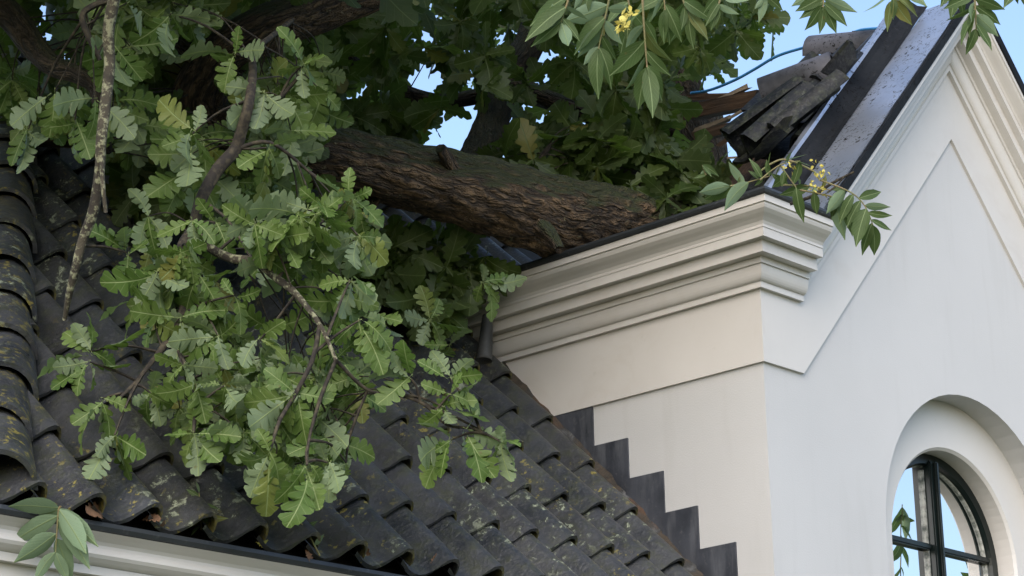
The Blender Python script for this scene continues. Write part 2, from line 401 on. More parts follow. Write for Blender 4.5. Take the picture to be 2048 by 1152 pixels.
# window: casing ring, frame, mullion, bars, panes
win = obj('window', mesh('window', [(CW-.52, Y2+.10, ZB), (CW+.52, Y2+.10, ZB), (CW+.52, Y2+.10, 4.2), (CW-.52, Y2+.10, 4.2)], [(0, 1, 2, 3)], M['dark']), house)
tag(win, 'tall arched window with dark green frame and cross bars')
def ring(name, prof, mat, parent, n=40):           # prof: list of (radius, y), swept round the arch
    V = []; F = []
    k = len(prof)
    for i in range(n+3):
        for r, y in prof:
            if i == 0: x, z = CW-r, ZB
            elif i == n+2: x, z = CW+r, ZB
            else:
                a = math.pi*(i-1)/n; x, z = CW-r*math.cos(a), ZS+r*math.sin(a)
            V.append((x, y, z))
    for i in range(n+2):
        for j in range(k): F.append((i*k+j, i*k+(j+1) % k, (i+1)*k+(j+1) % k, (i+1)*k+j))
    return obj(name, mesh(name, V, F, mat, False), parent)
ring('casing', [(RO+.03, Y1-.004), (RI+.012, Y1-.004), (RI, Y1+.008), (RI, Y2+.06), (RO+.03, Y2+.06)], M['paint'], win)
ring('frame', [(RI+.02, Y2), (RI-.042, Y2), (RI-.05, Y2+.012), (RI-.05, Y2+.07), (RI+.02, Y2+.07)], M['window'], win)
ring('putty_bead', [(RI-.049, Y2+.022), (RI-.055, Y2+.030), (RI-.055, Y2+.037), (RI-.049, Y2+.037)], M['putty'], win)
def boxm(name, x0, x1, y0, y1, z0, z1, mat, parent, bev=0.0):
    bm = bmesh.new(); bmesh.ops.create_cube(bm, size=1)
    for v in bm.verts: v.co = Vector(((x0+x1)/2+v.co.x*(x1-x0), (y0+y1)/2+v.co.y*(y1-y0), (z0+z1)/2+v.co.z*(z1-z0)))
    if bev: bmesh.ops.bevel(bm, geom=bm.edges[:], offset=bev, segments=2, affect='EDGES')
    me = bpy.data.meshes.new(name); bm.to_mesh(me); bm.free(); me.materials.append(mat)
    return obj(name, me, parent)
boxm('mullion', CW-.034, CW+.034, Y2-.012, Y2+.068, ZB, ZS+RI-.03, M['window'], win, .006)
boxm('mullion_moulding', CW-.012, CW+.012, Y2-.030, Y2-.013, ZB, ZS+RI-.035, M['window'], win, .006)
for s in (-1, 1):
    boxm('putty_bead', CW+s*.039-.004, CW+s*.039+.004, Y2+.022, Y2+.036, ZB, ZS+RI-.07, M['putty'], win)
    xa, xb = (CW-RI+.045, CW-.036) if s < 0 else (CW+.036, CW+RI-.045)
    for zb in (3.675, 3.05):
        boxm('glazing_bar', xa, xb, Y2+.008, Y2+.05, zb-.014, zb+.014, M['window'], win, .006)
    zz = [ZB, 3.035, 3.065, 3.66, 3.69, None]
    for (z0, z1) in ((ZB, 3.035), (3.065, 3.66)):
        obj('pane', mesh('pane', [(xa-.01, Y2+.036, z0), (xb+.01, Y2+.036, z0), (xb+.01, Y2+.036, z1), (xa-.01, Y2+.036, z1)], [(0, 1, 2, 3)], M['glass']), win)
    pts = [(CW+s*.03, 3.69)]; r = RI-.03
    for i in range(15):
        a = math.acos(max(-1, min(1, 1.0)))+ (math.pi/2-math.asin(.03/r))*i/14
        pts.append((CW+s*r*math.cos(a), max(3.69, ZS+r*math.sin(a))))
    pts = pts if s > 0 else pts[::-1]
    obj('pane', mesh('pane', [(x, Y2+.036, z) for x, z in pts], [tuple(range(len(pts)))], M['glass']), win)

# cornice: one profile, swept along the eaves, round the corner and up both rakes
def sta(i, p, z, rake=False):
    if rake: z = 4.186+float(np.interp(z-4.186, [0, .304, .391, .418, .468, .504, .585, .612, .650], [0, .340, .455, .480, .540, .575, .622, .645, .70]))
    return [(-p, 1.78, z), (-p, -p, z), (KNEE, -p, z), (CX, -p, z+RISE), (RX-KNEE, -p, z), (RX+p, -p, z), (RX+p, 2.2, z)][i]
def curve(p0, z0, p1, z1, kind, n=7):
    out = []
    for i in range(n+1):
        t = i/n
        if kind == 'ovolo': out.append((p0+(p1-p0)*math.sin(t*math.pi/2), z0+(z1-z0)*(1-math.cos(t*math.pi/2))))
        else:
            s = t+.16*math.sin(2*math.pi*t); out.append((p0+(p1-p0)*(t-.20*math.sin(2*math.pi*t)), z0+(z1-z0)*t))
    return out
MOULD = [('frieze', [(.014, 4.186), (.014, 4.490)]),
         ('lower_fillet', [(.034, 4.487), (.034, 4.514)]),
         ('ovolo', curve(.036, 4.512, .062, 4.577, 'ovolo')),
         ('upper_fillet', [(.070, 4.575), (.070, 4.604)]),
         ('lower_fascia', [(.110, 4.602), (.110, 4.654)]),
         ('upper_fascia', [(.142, 4.651), (.142, 4.690)]),
         ('cyma', curve(.145, 4.688, .196, 4.771, 'cyma')),
         ('top_fillet', [(.204, 4.768), (.204, 4.798)])]
SEG = [('eaves_cornice', 0, 1), ('cornice_return', 1, 2), ('raking_cornice', 2, 3), ('raking_cornice', 3, 4), ('cornice_return', 4, 5), ('eaves_cornice', 5, 6)]
def sweep(name, prof, i, j, mat, parent, back=-.03):
    prof = [(back, prof[0][1])]+prof+[(back, prof[-1][1])]; k = len(prof)
    rk = (i, j) in ((2, 3), (3, 4)); V = [sta(i, p, z, rk) for p, z in prof]+[sta(j, p, z, rk) for p, z in prof]
    F = [(a, (a+1) % k, k+(a+1) % k, k+a) for a in range(k)]+[tuple(range(k))[::-1], tuple(range(k, 2*k))]
    return obj(name, mesh(name, V, F, mat), parent)
for nm, i, j in SEG:
    root = None
    for mn, prof in MOULD:
        if root is None: root = sweep(nm, prof, i, j, M['paint'], house)     # the frieze board carries the mouldings
        else: sweep(mn, prof, i, j, M['paint'], root)
    cap = [(.206, 4.795), (.216, 4.800), (.220, 4.810), (.216, 4.822), (.200, 4.826), (.06, 4.822)]
    if nm == 'raking_cornice': cap = [(.206, 4.796), (.212, 4.80), (.214, 4.835), (.196, 4.836), (.192, 4.80)]
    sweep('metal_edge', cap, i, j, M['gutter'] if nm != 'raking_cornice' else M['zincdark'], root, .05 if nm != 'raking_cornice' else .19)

# stepped lead flashing on the side wall, apron and mossy valley
RA = math.radians(46.1); CA, SA = math.cos(RA), math.sin(RA)
def roofz(Y): return 3.383+math.tan(RA)*(Y-.3956)
steps = [(1.20, .911, 4.187), (.911, .721, 4.013), (.721, .535, 3.838), (.535, .363, 3.662), (.363, .178, 3.485), (.178, -.0, 3.31)]
for si, (ya, yb, zt) in enumerate(steps):
    pol = [(ya+.012, roofz(ya+.012)-.02), (ya+.012, zt-.001), (yb, zt+random.uniform(-.003, .003)), (yb, max(roofz(yb)-.05, 3.05))]
    V = [(-.006, y, z) for y, z in pol]+[(.004, y, z) for y, z in pol]
    V = [(x-(.006 if y > (ya+yb)/2 else .001)-random.uniform(0, .003), y, z) for x, y, z in V]
    F = [(0, 1, 2, 3), (4, 7, 6, 5), (0, 4, 5, 1), (1, 5, 6, 2), (2, 6, 7, 3)]
    obj('step_flashing', mesh('step_flashing', V, F, M['lead']), house)
V = []; F = []; n = 40
for i in range(n+1):
    Y = .05+(1.75-.05)*i/n
    for j, (x, h) in enumerate(((-.004, .060), (-.022, .040), (-.050, .026), (-.085, .03), (-.118, .046), (-.15, .03), (-.17, -.02))):
        hh = h+.006*math.sin(i*1.7+j)+random.uniform(-.004, .004)
        V.append((x, Y-SA*hh, roofz(Y)+CA*hh-.03))
for i in range(n):
    for j in range(6): F.append((i*7+j, i*7+j+1, i*7+8+j, i*7+7+j))
obj('valley_flashing', mesh('valley_flashing', V, F, M['valley'], True), house)
# rainwater spout out of the dormer gutter
pa = atx(975, 640, -.20); pb = atx(968, 722, -.24)
tube('rainwater_spout', [pa+np.array([0, 0, .02]), (pa+pb)/2, pb], [.022, .030, .036], M['pipe'], house, 14, 5)

# main roof: underlay, then every pantile
YE, ZE = .184, 3.165
rf = None
TOPY = 2.75
HIPA, HIPB = np.array([-3.41, .20, 3.17]), np.array([-1.78, TOPY, roofz(TOPY)-.01])
def hipx(Y): return HIPA[0]+(HIPB[0]-HIPA[0])*(Y-HIPA[1])/(HIPB[1]-HIPA[1])
zt = roofz(TOPY)-.06
V = [(hipx(YE)-.02, YE+.02, roofz(YE+.02)-.06), (.0, YE+.02, roofz(YE+.02)-.06), (3, TOPY, zt), (HIPB[0], TOPY, zt),
     (hipx(YE)-.02, 4.4, roofz(YE)-.06), (3, 4.4, roofz(YE)-.06), (0, 1.7, roofz(1.7)-.06), (3, 1.7, roofz(1.7)-.06)]
rf = obj('main_roof', mesh('main_roof', V, [(0, 1, 6, 7, 2, 3), (0, 3, 4), (3, 2, 5, 4)], M['dark']), house)
prof = [(0, .030), (.02, .022), (.045, .010), (.075, .002), (.10, 0), (.125, .004), (.15, .018), (.17, .036), (.19, .052), (.207, .060), (.222, .0615), (.237, .054), (.248, .041), (.255, .024)]
def pantile(seed):
    r = random.Random(seed); k = len(prof); V = []; F = []; th = .015
    vs = (-.002, .14, .42)
    for lay in (0, 1):
        for v in vs:
            for (u, h) in prof:
                V.append((u, v+(r.uniform(-.003, .003) if v < 0 else 0), 1.48*h*(1+r.uniform(-.02, .02))+.040*(1-v/.42)-(th if lay else 0)))
    idx = lambda l, i, j: l*3*k+i*k+j
    for i in range(2):
        for j in range(k-1):
            F.append((idx(0, i, j), idx(0, i, j+1), idx(0, i+1, j+1), idx(0, i+1, j)))
    for j in range(k-1):
        F.append((idx(1, 0, j), idx(1, 0, j+1), idx(0, 0, j+1), idx(0, 0, j)))
        F.append((idx(1, 0, j+1), idx(1, 0, j), idx(1, 1, j), idx(1, 1, j+1)))
    F.append((idx(1, 0, k-1), idx(1, 1, k-1), idx(0, 1, k-1), idx(0, 0, k-1))); F.append((idx(1, 1, k-1), idx(1, 2, k-1), idx(0, 2, k-1), idx(0, 1, k-1)))
    me = mesh('roof_tile', V, F, M['tile'], True)
    me.set_sharp_from_angle(angle=math.radians(38))
    return me
TILES = [pantile(i) for i in range(4)]
def remat(me, m_): me = me.copy(); me.materials.clear(); me.materials.append(m_); return me
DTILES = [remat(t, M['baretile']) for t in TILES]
E1, E2, EN = Vector((1, 0, 0)), Vector((0, CA, SA)), Vector((0, -SA, CA))
def tile_at(name, me, o, e1, e2, en, parent, jit=1.0):
    Mx = Matrix.Identity(4)
    for i in range(3): Mx[i][0] = e1[i]; Mx[i][1] = e2[i]; Mx[i][2] = en[i]; Mx[i][3] = o[i]
    J = Matrix.Rotation(random.gauss(0, .010)*jit, 4, 'Z') @ Matrix.Rotation(random.gauss(0, .009)*jit, 4, 'Y') @ Matrix.Rotation(random.gauss(0, .006)*jit, 4, 'X')
    t = Matrix.Translation((random.gauss(0, .003)*jit, random.gauss(0, .005)*jit, abs(random.gauss(0, .003))*jit))
    return obj(name, me, parent, Mx @ t @ J)
COV, GAU = .2105, .332
X0 = -.137-.255
for c in range(-6, 17):
    for rr in range(11):
        o = Vector((X0-c*COV, YE, roofz(YE)-.060))+E2*(rr*GAU-.02)
        if o.y > TOPY-.22 or (c < 0 and o.y < 1.65): continue
        if o.x+.20 < hipx(o.y): continue
        tile_at('roof_tile', TILES[(c*3+rr*5+random.randrange(2)) % 4], o, E1, E2, EN, rf)
# barrel tiles bedded on the hip
def barrel(r0, r1, Lg, seg=12, th=.016, arcd=185):
    V = []; F = []; a0 = math.radians(90-arcd/2)
    for lay in (0, 1):
        for i in range(3):
            t = i/2; r = r0+(r1-r0)*t-(th if lay else 0)
            for k in range(seg+1):
                a = a0+math.radians(arcd)*k/seg; V.append((r*math.cos(a), t*Lg, r*math.sin(a)))
    s = seg+1; ix = lambda l, i, k: l*3*s+i*s+k
    for i in range(2):
        for k in range(seg):
            F.append((ix(0, i, k+1), ix(0, i, k), ix(0, i+1, k), ix(0, i+1, k+1))); F.append((ix(1, i, k), ix(1, i, k+1), ix(1, i+1, k+1), ix(1, i+1, k)))
    for k in range(seg):
        F.append((ix(0, 0, k), ix(0, 0, k+1), ix(1, 0, k+1), ix(1, 0, k))); F.append((ix(0, 2, k+1), ix(0, 2, k), ix(1, 2, k), ix(1, 2, k+1)))
    for i in range(2):
        F.append((ix(0, i, 0), ix(1, i, 0), ix(1, i+1, 0), ix(0, i+1, 0))); F.append((ix(0, i+1, seg), ix(1, i+1, seg), ix(1, i, seg), ix(0, i, seg)))
    me = mesh('barrel_tile', V, F, M['tile'], True); me.set_sharp_from_angle(angle=math.radians(40))
    return me
HB = barrel(.122, .100, .42); HB.materials.clear(); HB.materials.append(M['hip'])
hd = nrm(HIPB-HIPA); hs = nrm(np.cross(hd, [0, 0, 1])); hn = np.cross(hs, hd)
for k in range(11):
    o = HIPA+hd*(k*.30-.05)+hn*(.02)
    tile_at('hip_tile', HB, Vector(o), hs, nrm(hd-hn*.06), nrm(hn+hd*.06), rf, 1.6)
# ridge tiles over the top of the main roof
for k in range(10):
    tile_at('ridge_tile', HB, Vector((HIPB[0]+.33*k, TOPY+.02, roofz(TOPY)-.03)), Vector((0, -1, 0)), Vector((1, 0, 0)), Vector((0, 0, 1)), rf, 1.6)

# main eave: gutter, cyma cornice, wall below
ge = aty(0, 1006, .115); z0 = float(ge[2])
def ext(name, prof, mat, parent, x0=-4.6, x1=-.0, smooth=False):
    k = len(prof); V = [(x0, y, z) for y, z in prof]+[(x1, y, z) for y, z in prof]
    F = [(a, (a+1) % k, k+(a+1) % k, k+a) for a in range(k)]+[tuple(range(k))[::-1], tuple(range(k, 2*k))]
    return obj(name, mesh(name, V, F, mat, smooth), parent)
gy = .035
ext('eaves_gutter', [(y+gy, z0+z) for y, z in [(.28, -.06), (.13, -.033), (.098, -.032), (.086, -.026), (.080, -.015), (.086, -.001), (.099, .002), (.110, -.006), (.116, -.024), (.28, -.028)]], M['gutter'], house)
cy = [(gy+.090+t*.080+.020*math.sin(2*math.pi*t), z0-.030-.088*t) for t in [i/9 for i in range(10)]]
ce = ext('main_cornice', [(.36, z0-.028)]+cy+[(.36, z0-.118)], M['paint'], house)
ext('fillet', [(.36, z0-.117), (gy+.163, z0-.117), (gy+.163, z0-.142), (.36, z0-.142)], M['paint'], ce)
ext('fascia', [(.37, z0-.140), (gy+.192, z0-.140), (gy+.192, z0-.20), (.37, z0-.20)], M['paint'], ce)
ext('frieze', [(.37, z0-.198), (gy+.25, z0-.198), (gy+.25, z0-.52), (.37, z0-.52)], M['paint'], ce)
V = [(hipx(YE)+.2, .30, 0), (0, .30, 0), (0, .30, z0-.05), (hipx(YE)+.2, .30, z0-.05), (hipx(YE)+.2, 4.2, 0), (hipx(YE)+.2, 4.2, z0-.05), (RX, 4.2, 0), (RX, 4.2, z0-.05), (RX, 3.2, 0), (RX, 3.2, z0-.05)]
obj('main_wall', mesh('main_wall', V, [(0, 1, 2, 3), (0, 3, 5, 4), (4, 5, 7, 6)], M['stucco']), house)

# dormer roof: boarding, zinc verge with its upstand, the pantiles that are left
DT = RISE/(CX-KNEE); DA = math.atan(DT); dc, ds = math.cos(DA), math.sin(DA)
ZR = 4.855+RISE         # top of rake at the gable axis
def dz(X): return ZR-(CX-X)*DT
D2, DN = Vector((dc, 0, ds)), Vector((-ds, 0, dc))
dr = obj('dormer_roof', mesh('dormer_roof', [(.09, .14, dz(.09)-.07), (.09, 1.0, dz(.09)-.07), (.75, .95, dz(.75)-.07), (.75, .14, dz(.75)-.07),
        (CX, .14, ZR-.07), (RX+.02, .14, dz(-.02)-.07), (RX+.02, 1.2, dz(-.02)-.07), (CX, 1.0, ZR-.07), (1.1, .55, dz(1.1)-.07), (1.1, .14, dz(1.1)-.07)],
        [(0, 3, 2, 1), (3, 9, 8, 2), (9, 4, 7, 8), (4, 5, 6, 7)], M['wood']), house)
def slope_sheet(name, cross, x0, x1, mat, n=14, jag=.003):     # cross: list of (Y, height above slope)
    V = []; F = []; k = len(cross)
    for i in range(n+1):
        X = x0+(x1-x0)*i/n
        for (Y, h) in cross:
            hh = h+random.uniform(-jag, jag); V.append((X-ds*hh, Y+random.uniform(-jag, jag)*.5, dz(X)+dc*hh))
    for i in range(n):
        for j in range(k-1): F.append((i*k+j, i*k+j+1, (i+1)*k+j+1, (i+1)*k+j))
    return obj(name, mesh(name, V, F, mat, False), dr)
slope_sheet('zinc_verge', [(-.205, .03), (-.19, .006), (-.15, .0), (.085, .0)], KNEE-.06, CX+.02, M['zinc'])
slope_sheet('upstand_with_shade', [(.080, .003), (.105, .008), (.128, .022), (.146, .050), (.156, .088), (.180, .092), (.186, .0)], KNEE-.06, CX+.04, M['zincdark'], 14, .002)  # near-black upstand; its flat foot puts the verge's shade and grime into colour
slope_sheet('upstand_edge', [(.150, .082), (.153, .098), (.182, .100), (.186, .086)], KNEE-.05, CX+.05, M['zinc'], 14, .002)
DE1 = Vector((0, -1, 0))
DTL = .09
for (yc, xr, ok) in [(.36, .05, 1), (.36, .27, 1), (.36, .49, 1), (.36, .71, 1), (.36, .93, 1), (.36, 1.15, 1), (.57, .05, 1), (.57, .27, 1), (.57, .60, 0), (.57, .98, 1), (.57, 1.16, 1), (.78, .10, 1), (.78, 1.14, 1), (.99, .16, 1)]:
    if not ok: continue
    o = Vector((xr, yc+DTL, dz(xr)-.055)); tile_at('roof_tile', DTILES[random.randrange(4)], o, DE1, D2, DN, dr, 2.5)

# ================================================================== LEAVES
OUT = [(0, .018), (.05, .035), (.09, .10), (.14, .135), (.20, .075), (.24, .18), (.30, .235), (.36, .225), (.385, .11), (.43, .26), (.50, .325), (.56, .32), (.585, .145), (.63, .29), (.70, .335), (.76, .315), (.785, .15), (.82, .25), (.885, .25), (.935, .19), (.955, .13), (.985, .12), (1.01, .075), (1.02, .0)]
OUT_LO = [(0, .018), (.09, .11), (.20, .09), (.28, .22), (.36, .22), (.385, .14), (.50, .32), (.56, .31), (.585, .19), (.70, .33), (.76, .30), (.785, .19), (.90, .24), (.98, .12), (1.02, .0)]
def oak_leaf(seed, lo=False):
    g = np.random.default_rng(seed); o = OUT_LO if lo else OUT
    curl, fold, wav = g.uniform(-.05, .5), g.uniform(.0, .42), g.uniform(.015, .05)
    ph = g.uniform(0, 6, 4); wid = g.uniform(.80, 1.04); twist = g.uniform(-.5, .5); side = g.uniform(-.18, .18)
    V = []; UV = []
    js = g.uniform(.86, 1.12, (2, len(o)))
    def put(x, y):
        z = -curl*y*y+fold*abs(x)*(1-.3*y)+wav*math.sin(9*y+ph[0]+(3 if x > 0 else 0))*abs(x)/.2+twist*x*y
        V.append((x+side*y*y, y, z)); UV.append((y, .5+x/.8))
    put(-.012, -.14); put(.012, -.14)
    for i, (t, wv) in enumerate(o):
        tm = t-.10*math.sin(math.pi*min(t, 1)) if 0 < i < len(o)-1 else t
        put(-wv*wid*js[0, i], t+.03*(js[0, i]-1)); put(0, tm); put(wv*wid*js[1, i], t+.03*(js[1, i]-1))
    F = [(0, 1, 3)]
    for i in range(len(o)-1):
        a = 2+i*3
        F += [(a, a+1, a+4), (a, a+4, a+3), (a+1, a+2, a+5), (a+1, a+5, a+4)]
    return np.array(V), np.array(F), np.array(UV)
OAK = [oak_leaf(i) for i in range(16)]; OAKLO = [oak_leaf(50+i, True) for i in range(7)]
OAKME = [mesh_np('leaf', v, f, M['oak'], u) for v, f, u in OAK]
def leaflet(seed, wid=.185):
    g = np.random.default_rng(seed); V = []; UV = []; n = 9
    curl, fold, side = g.uniform(-.02, .30), g.uniform(.10, .5), g.uniform(-.16, .16)
    ww = wid*g.uniform(.85, 1.15)
    for i in range(n+1):
        t = i/n; wv = ww*(math.sin(math.pi*t**.80)**.85)*(1 if t < .7 else 1-.35*(t-.7)/.3) if 0 < t < 1 else .006
        for s in (-1, 0, 1):
            x = s*wv*(1+g.uniform(-.05, .05)); V.append((x+side*t*t, t, -curl*t*t+fold*abs(x)+.012*math.sin(7*t+seed))); UV.append((t, .5+x/.5))
    F = []
    for i in range(n):
        a = i*3; F += [(a, a+1, a+4), (a, a+4, a+3), (a+1, a+2, a+5), (a+1, a+5, a+4)]
    return np.array(V), np.array(F), np.array(UV)
LFT = [leaflet(i) for i in range(6)]
LFTME = [mesh_np('leaflet', v, f, M['ash'], u) for v, f, u in LFT]

def orient(a, hint):
    a = nrm(a); n = np.asarray(hint, float); n = n-a*(n@a)
    if np.linalg.norm(n) < 1e-3: n = np.cross(a, [1, 0, 0])
    n = nrm(n); return a, np.cross(a, n), n
def put_leaf(bag, lib, o, a, s, n, L):
    V, F, U = lib[rng.integers(len(lib))]
    bag.add(o+L*(V[:, :1]*s+V[:, 1:2]*a+V[:, 2:]*n), F, U)
VIEW = -FW
def face_hint(spread=.55, up=.35, flip=.33):
    return (-1 if rng.random() < flip else 1)*VIEW*.9+np.array([0, 0, up])+rng.normal(0, spread, 3)

# ================================================================== FALLEN OAK
oak = empty('fallen_oak_tree', 'fallen oak tree with mossy trunk lying across the roof and leafy branches hanging down', 'tree')
DTR = 9.55
tp = [(1330, 470, 10.35), (1240, 455, 10.2), (1130, 435, 9.95), (1000, 395, 9.75), (850, 362, 9.6), (720, 335, 9.5), (610, 315, 9.45), (500, 290, 9.4), (400, 275, 9.35), (280, 268, 9.3), (150, 268, 9.25), (-60, 262, 9.2)]
tr_px = [80, 78, 76, 74, 70, 66, 62, 56, 46, 34, 28, 24]
trunk = tube('trunk', [atd(*p) for p in tp], [r*p[2]/FPX for r, p in zip(tr_px, tp)], M['bark'], oak, 64, 16, .13, 24, 3)
tag(trunk, 'thick mossy brown trunk leaning onto the gutter')
limbs = []            # (polyline in world) used to hang twigs on
def limb(name, pts, rpx, mat, seg=16, per=8, rough=.08, ridges=9, seed=1, parent=None):
    P = [atd(*p) for p in pts]
    o = tube(name, P, [r*p[2]/FPX for r, p in zip(rpx, pts)], mat, parent or oak, seg, per, rough, ridges, seed)
    limbs.append(spline(P, per)); return o
limb('limb', [(470, 300, 9.4), (400, 215, 9.35), (430, 130, 9.3), (520, 60, 9.3), (640, 15, 9.4), (790, -40, 9.5)], [52, 56, 54, 50, 46, 42], M['bark'], 36, 12, .09, 16, 5)
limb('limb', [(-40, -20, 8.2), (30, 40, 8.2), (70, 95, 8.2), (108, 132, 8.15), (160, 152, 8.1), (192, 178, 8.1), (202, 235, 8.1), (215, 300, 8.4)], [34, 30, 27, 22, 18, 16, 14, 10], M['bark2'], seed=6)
limb('branch', [(232, -20, 7.2), (217, 60, 7.2), (219, 130, 7.2), (212, 200, 7.15), (203, 280, 7.1), (200, 340, 7.1), (188, 420, 7.1), (166, 480, 7.1), (149, 545, 7.1), (138, 590, 7.12), (129, 640, 7.15)], [13, 12, 11, 11, 10.5, 10, 11, 9.5, 8.5, 7, 4], M['lichen'], 10, 6, .12, 0, 7)
limb('branch', [(203, 300, 7.1), (206, 370, 7.05), (212, 425, 7.05)], [6, 5, 4], M['lichen'], 8, 5, .15, 0, 8)
limb('branch', [(200, 120, 7.5), (165, 40, 7.5), (190, 10, 7.5), (260, -10, 7.5)], [5, 7, 7, 7], M['twig'], 8, 6, .1, 0, 9)
limb('branch', [(585, 40, 8.2), (540, 75, 7.9), (507, 105, 7.7), (505, 150, 7.6), (497, 210, 7.5), (482, 265, 7.5), (470, 300, 7.5), (435, 340, 7.45), (402, 400, 7.4), (388, 455, 7.4)], [5, 6, 7, 9, 11, 12, 13, 13, 12, 11], M['twig'], 10, 6, .1, 0, 10)
limb('branch', [(388, 455, 7.4), (362, 500, 7.3), (372, 570, 7.25), (366, 620, 7.2), (336, 680, 7.15), (300, 728, 7.1), (268, 768, 7.05), (235, 800, 7.0)], [10, 9, 9, 8.5, 8, 5, 4, 3], M['twig'], 10, 6, .12, 0, 11)
limb('branch', [(388, 455, 7.4), (420, 495, 7.3), (465, 517, 7.25), (508, 522, 7.2), (556, 558, 7.15), (592, 588, 7.1), (640, 650, 7.0), (672, 720, 6.95)], [9, 9, 9, 8, 8, 7, 5, 4], M['lichen'], 10, 6, .12, 0, 12)
limb('branch', [(336, 680, 7.15), (362, 714, 7.1), (390, 790, 7.0), (387, 865, 6.95)], [5, 4.5, 4, 3], M['twig'], 8, 5, .1, 0, 13)
limb('branch', [(556, 558, 7.15), (600, 480, 7.2), (660, 430, 7.25), (700, 390, 7.3)], [5, 4.5, 4, 3], M['twig'], 8, 5, .1, 0, 14)
limb('branch', [(640, 650, 7.0), (625, 720, 6.95), (590, 790, 6.9), (560, 840, 6.85), (540, 900, 6.8)], [5, 5, 4.5, 4, 3], M['twig'], 8, 5, .1, 0, 15)
limb('branch', [(672, 720, 6.95), (640, 800, 6.9), (618, 880, 6.85), (614, 930, 6.8)], [4, 4, 3, 2.5], M['twig'], 8, 5, .1, 0, 16)
limb('branch', [(672, 720, 6.95), (735, 780, 7.0), (800, 790, 7.05), (850, 810, 7.05), (895, 850, 7.05), (950, 858, 7.05), (1003, 884, 7.05)], [4, 4, 4, 3.5, 3, 2.5, 2], M['twig'], 8, 5, .1, 0, 17)
limb('branch', [(735, 780, 7.0), (700, 870, 7.0), (692, 925, 7.0)], [3, 3, 2], M['twig'], 8, 5, .1, 0, 18)
limb('branch', [(482, 265, 7.5), (560, 195, 7.6), (600, 150, 7.6)], [5, 4, 3], M['twig'], 8, 5, .1, 0, 19)
limb('branch', [(470, 300, 7.5), (540, 285, 7.5), (620, 345, 7.55)], [5, 4, 3], M['twig'], 8, 5, .1, 0, 20)
limb('branch', [(402, 400, 7.4), (455, 440, 7.3), (505, 520, 7.2)], [4, 3, 3], M['twig'], 8, 5, .1, 0, 21)
# limbs of the crown behind the trunk
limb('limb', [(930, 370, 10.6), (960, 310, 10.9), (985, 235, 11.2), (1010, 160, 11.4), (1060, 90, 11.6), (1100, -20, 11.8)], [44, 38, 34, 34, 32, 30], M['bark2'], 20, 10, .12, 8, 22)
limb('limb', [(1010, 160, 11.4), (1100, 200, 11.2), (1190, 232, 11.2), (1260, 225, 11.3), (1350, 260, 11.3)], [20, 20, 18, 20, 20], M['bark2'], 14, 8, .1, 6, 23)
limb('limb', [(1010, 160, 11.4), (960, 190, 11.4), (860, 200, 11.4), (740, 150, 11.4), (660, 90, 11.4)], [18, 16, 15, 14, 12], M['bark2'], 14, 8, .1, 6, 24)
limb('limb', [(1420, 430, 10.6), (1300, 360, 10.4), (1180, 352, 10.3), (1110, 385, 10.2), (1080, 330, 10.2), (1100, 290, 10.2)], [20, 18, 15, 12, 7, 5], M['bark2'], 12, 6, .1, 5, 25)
limb('limb', [(430, 130, 9.3), (330, 60, 9.7), (250, -30, 10)], [26, 22, 20], M['bark'], 20, 8, .1, 8, 26)
for sx, sy, ex, ey, sr in ((905, 350, 880, 296, 15), (1085, 455, 1120, 500, 13), (760, 372, 730, 430, 12), (640, 300, 655, 262, 11)):
    tube('branch_stub', [atd(sx, sy, 9.62), atd((sx+ex)/2+4, (sy+ey)/2, 9.52), atd(ex, ey, 9.46)], [sr*1.5*9.6/FPX, sr*9.6/FPX, sr*.75*9.6/FPX], M['bark'], oak, 14, 5, .14, 6, sx)
ALLP = np.concatenate(limbs)
def nearest(p, maxd=None):
    Q = ALLP[rng.random(len(ALLP)) < .12]; d = np.linalg.norm(Q-p, axis=1); k = int(np.argmin(d)); return Q[k], d[k]

twigs = Bag(); nleaf = [0]
def twig_to(p, rad=.004, maxd=1.0):
    q, d = nearest(p)
    if d < .02 or d > maxd: return
    mid = (p+q)/2+np.array([0, 0, .06*d])+rng.normal(0, .04*d, 3)
    P = spline([q, mid, p], 5); V, F, U = tube_data(P, np.linspace(rad*1.5, rad*.7, len(P)), 5, 0, 0, 0, False); twigs.add(V, F, U)
def leaf_obj(base, tip, hint):
    a = tip-base; L = np.linalg.norm(a); k = topx(base)[2]/FPX; L = min(L, 92*k+.25*max(0, L-92*k)); base = tip-nrm(a)*L*.94; L *= .94
    o = obj('leaf', OAKME[rng.integers(len(OAKME))], oak, frame(base, *orient(a, hint), L)); nleaf[0] += 1
    return o
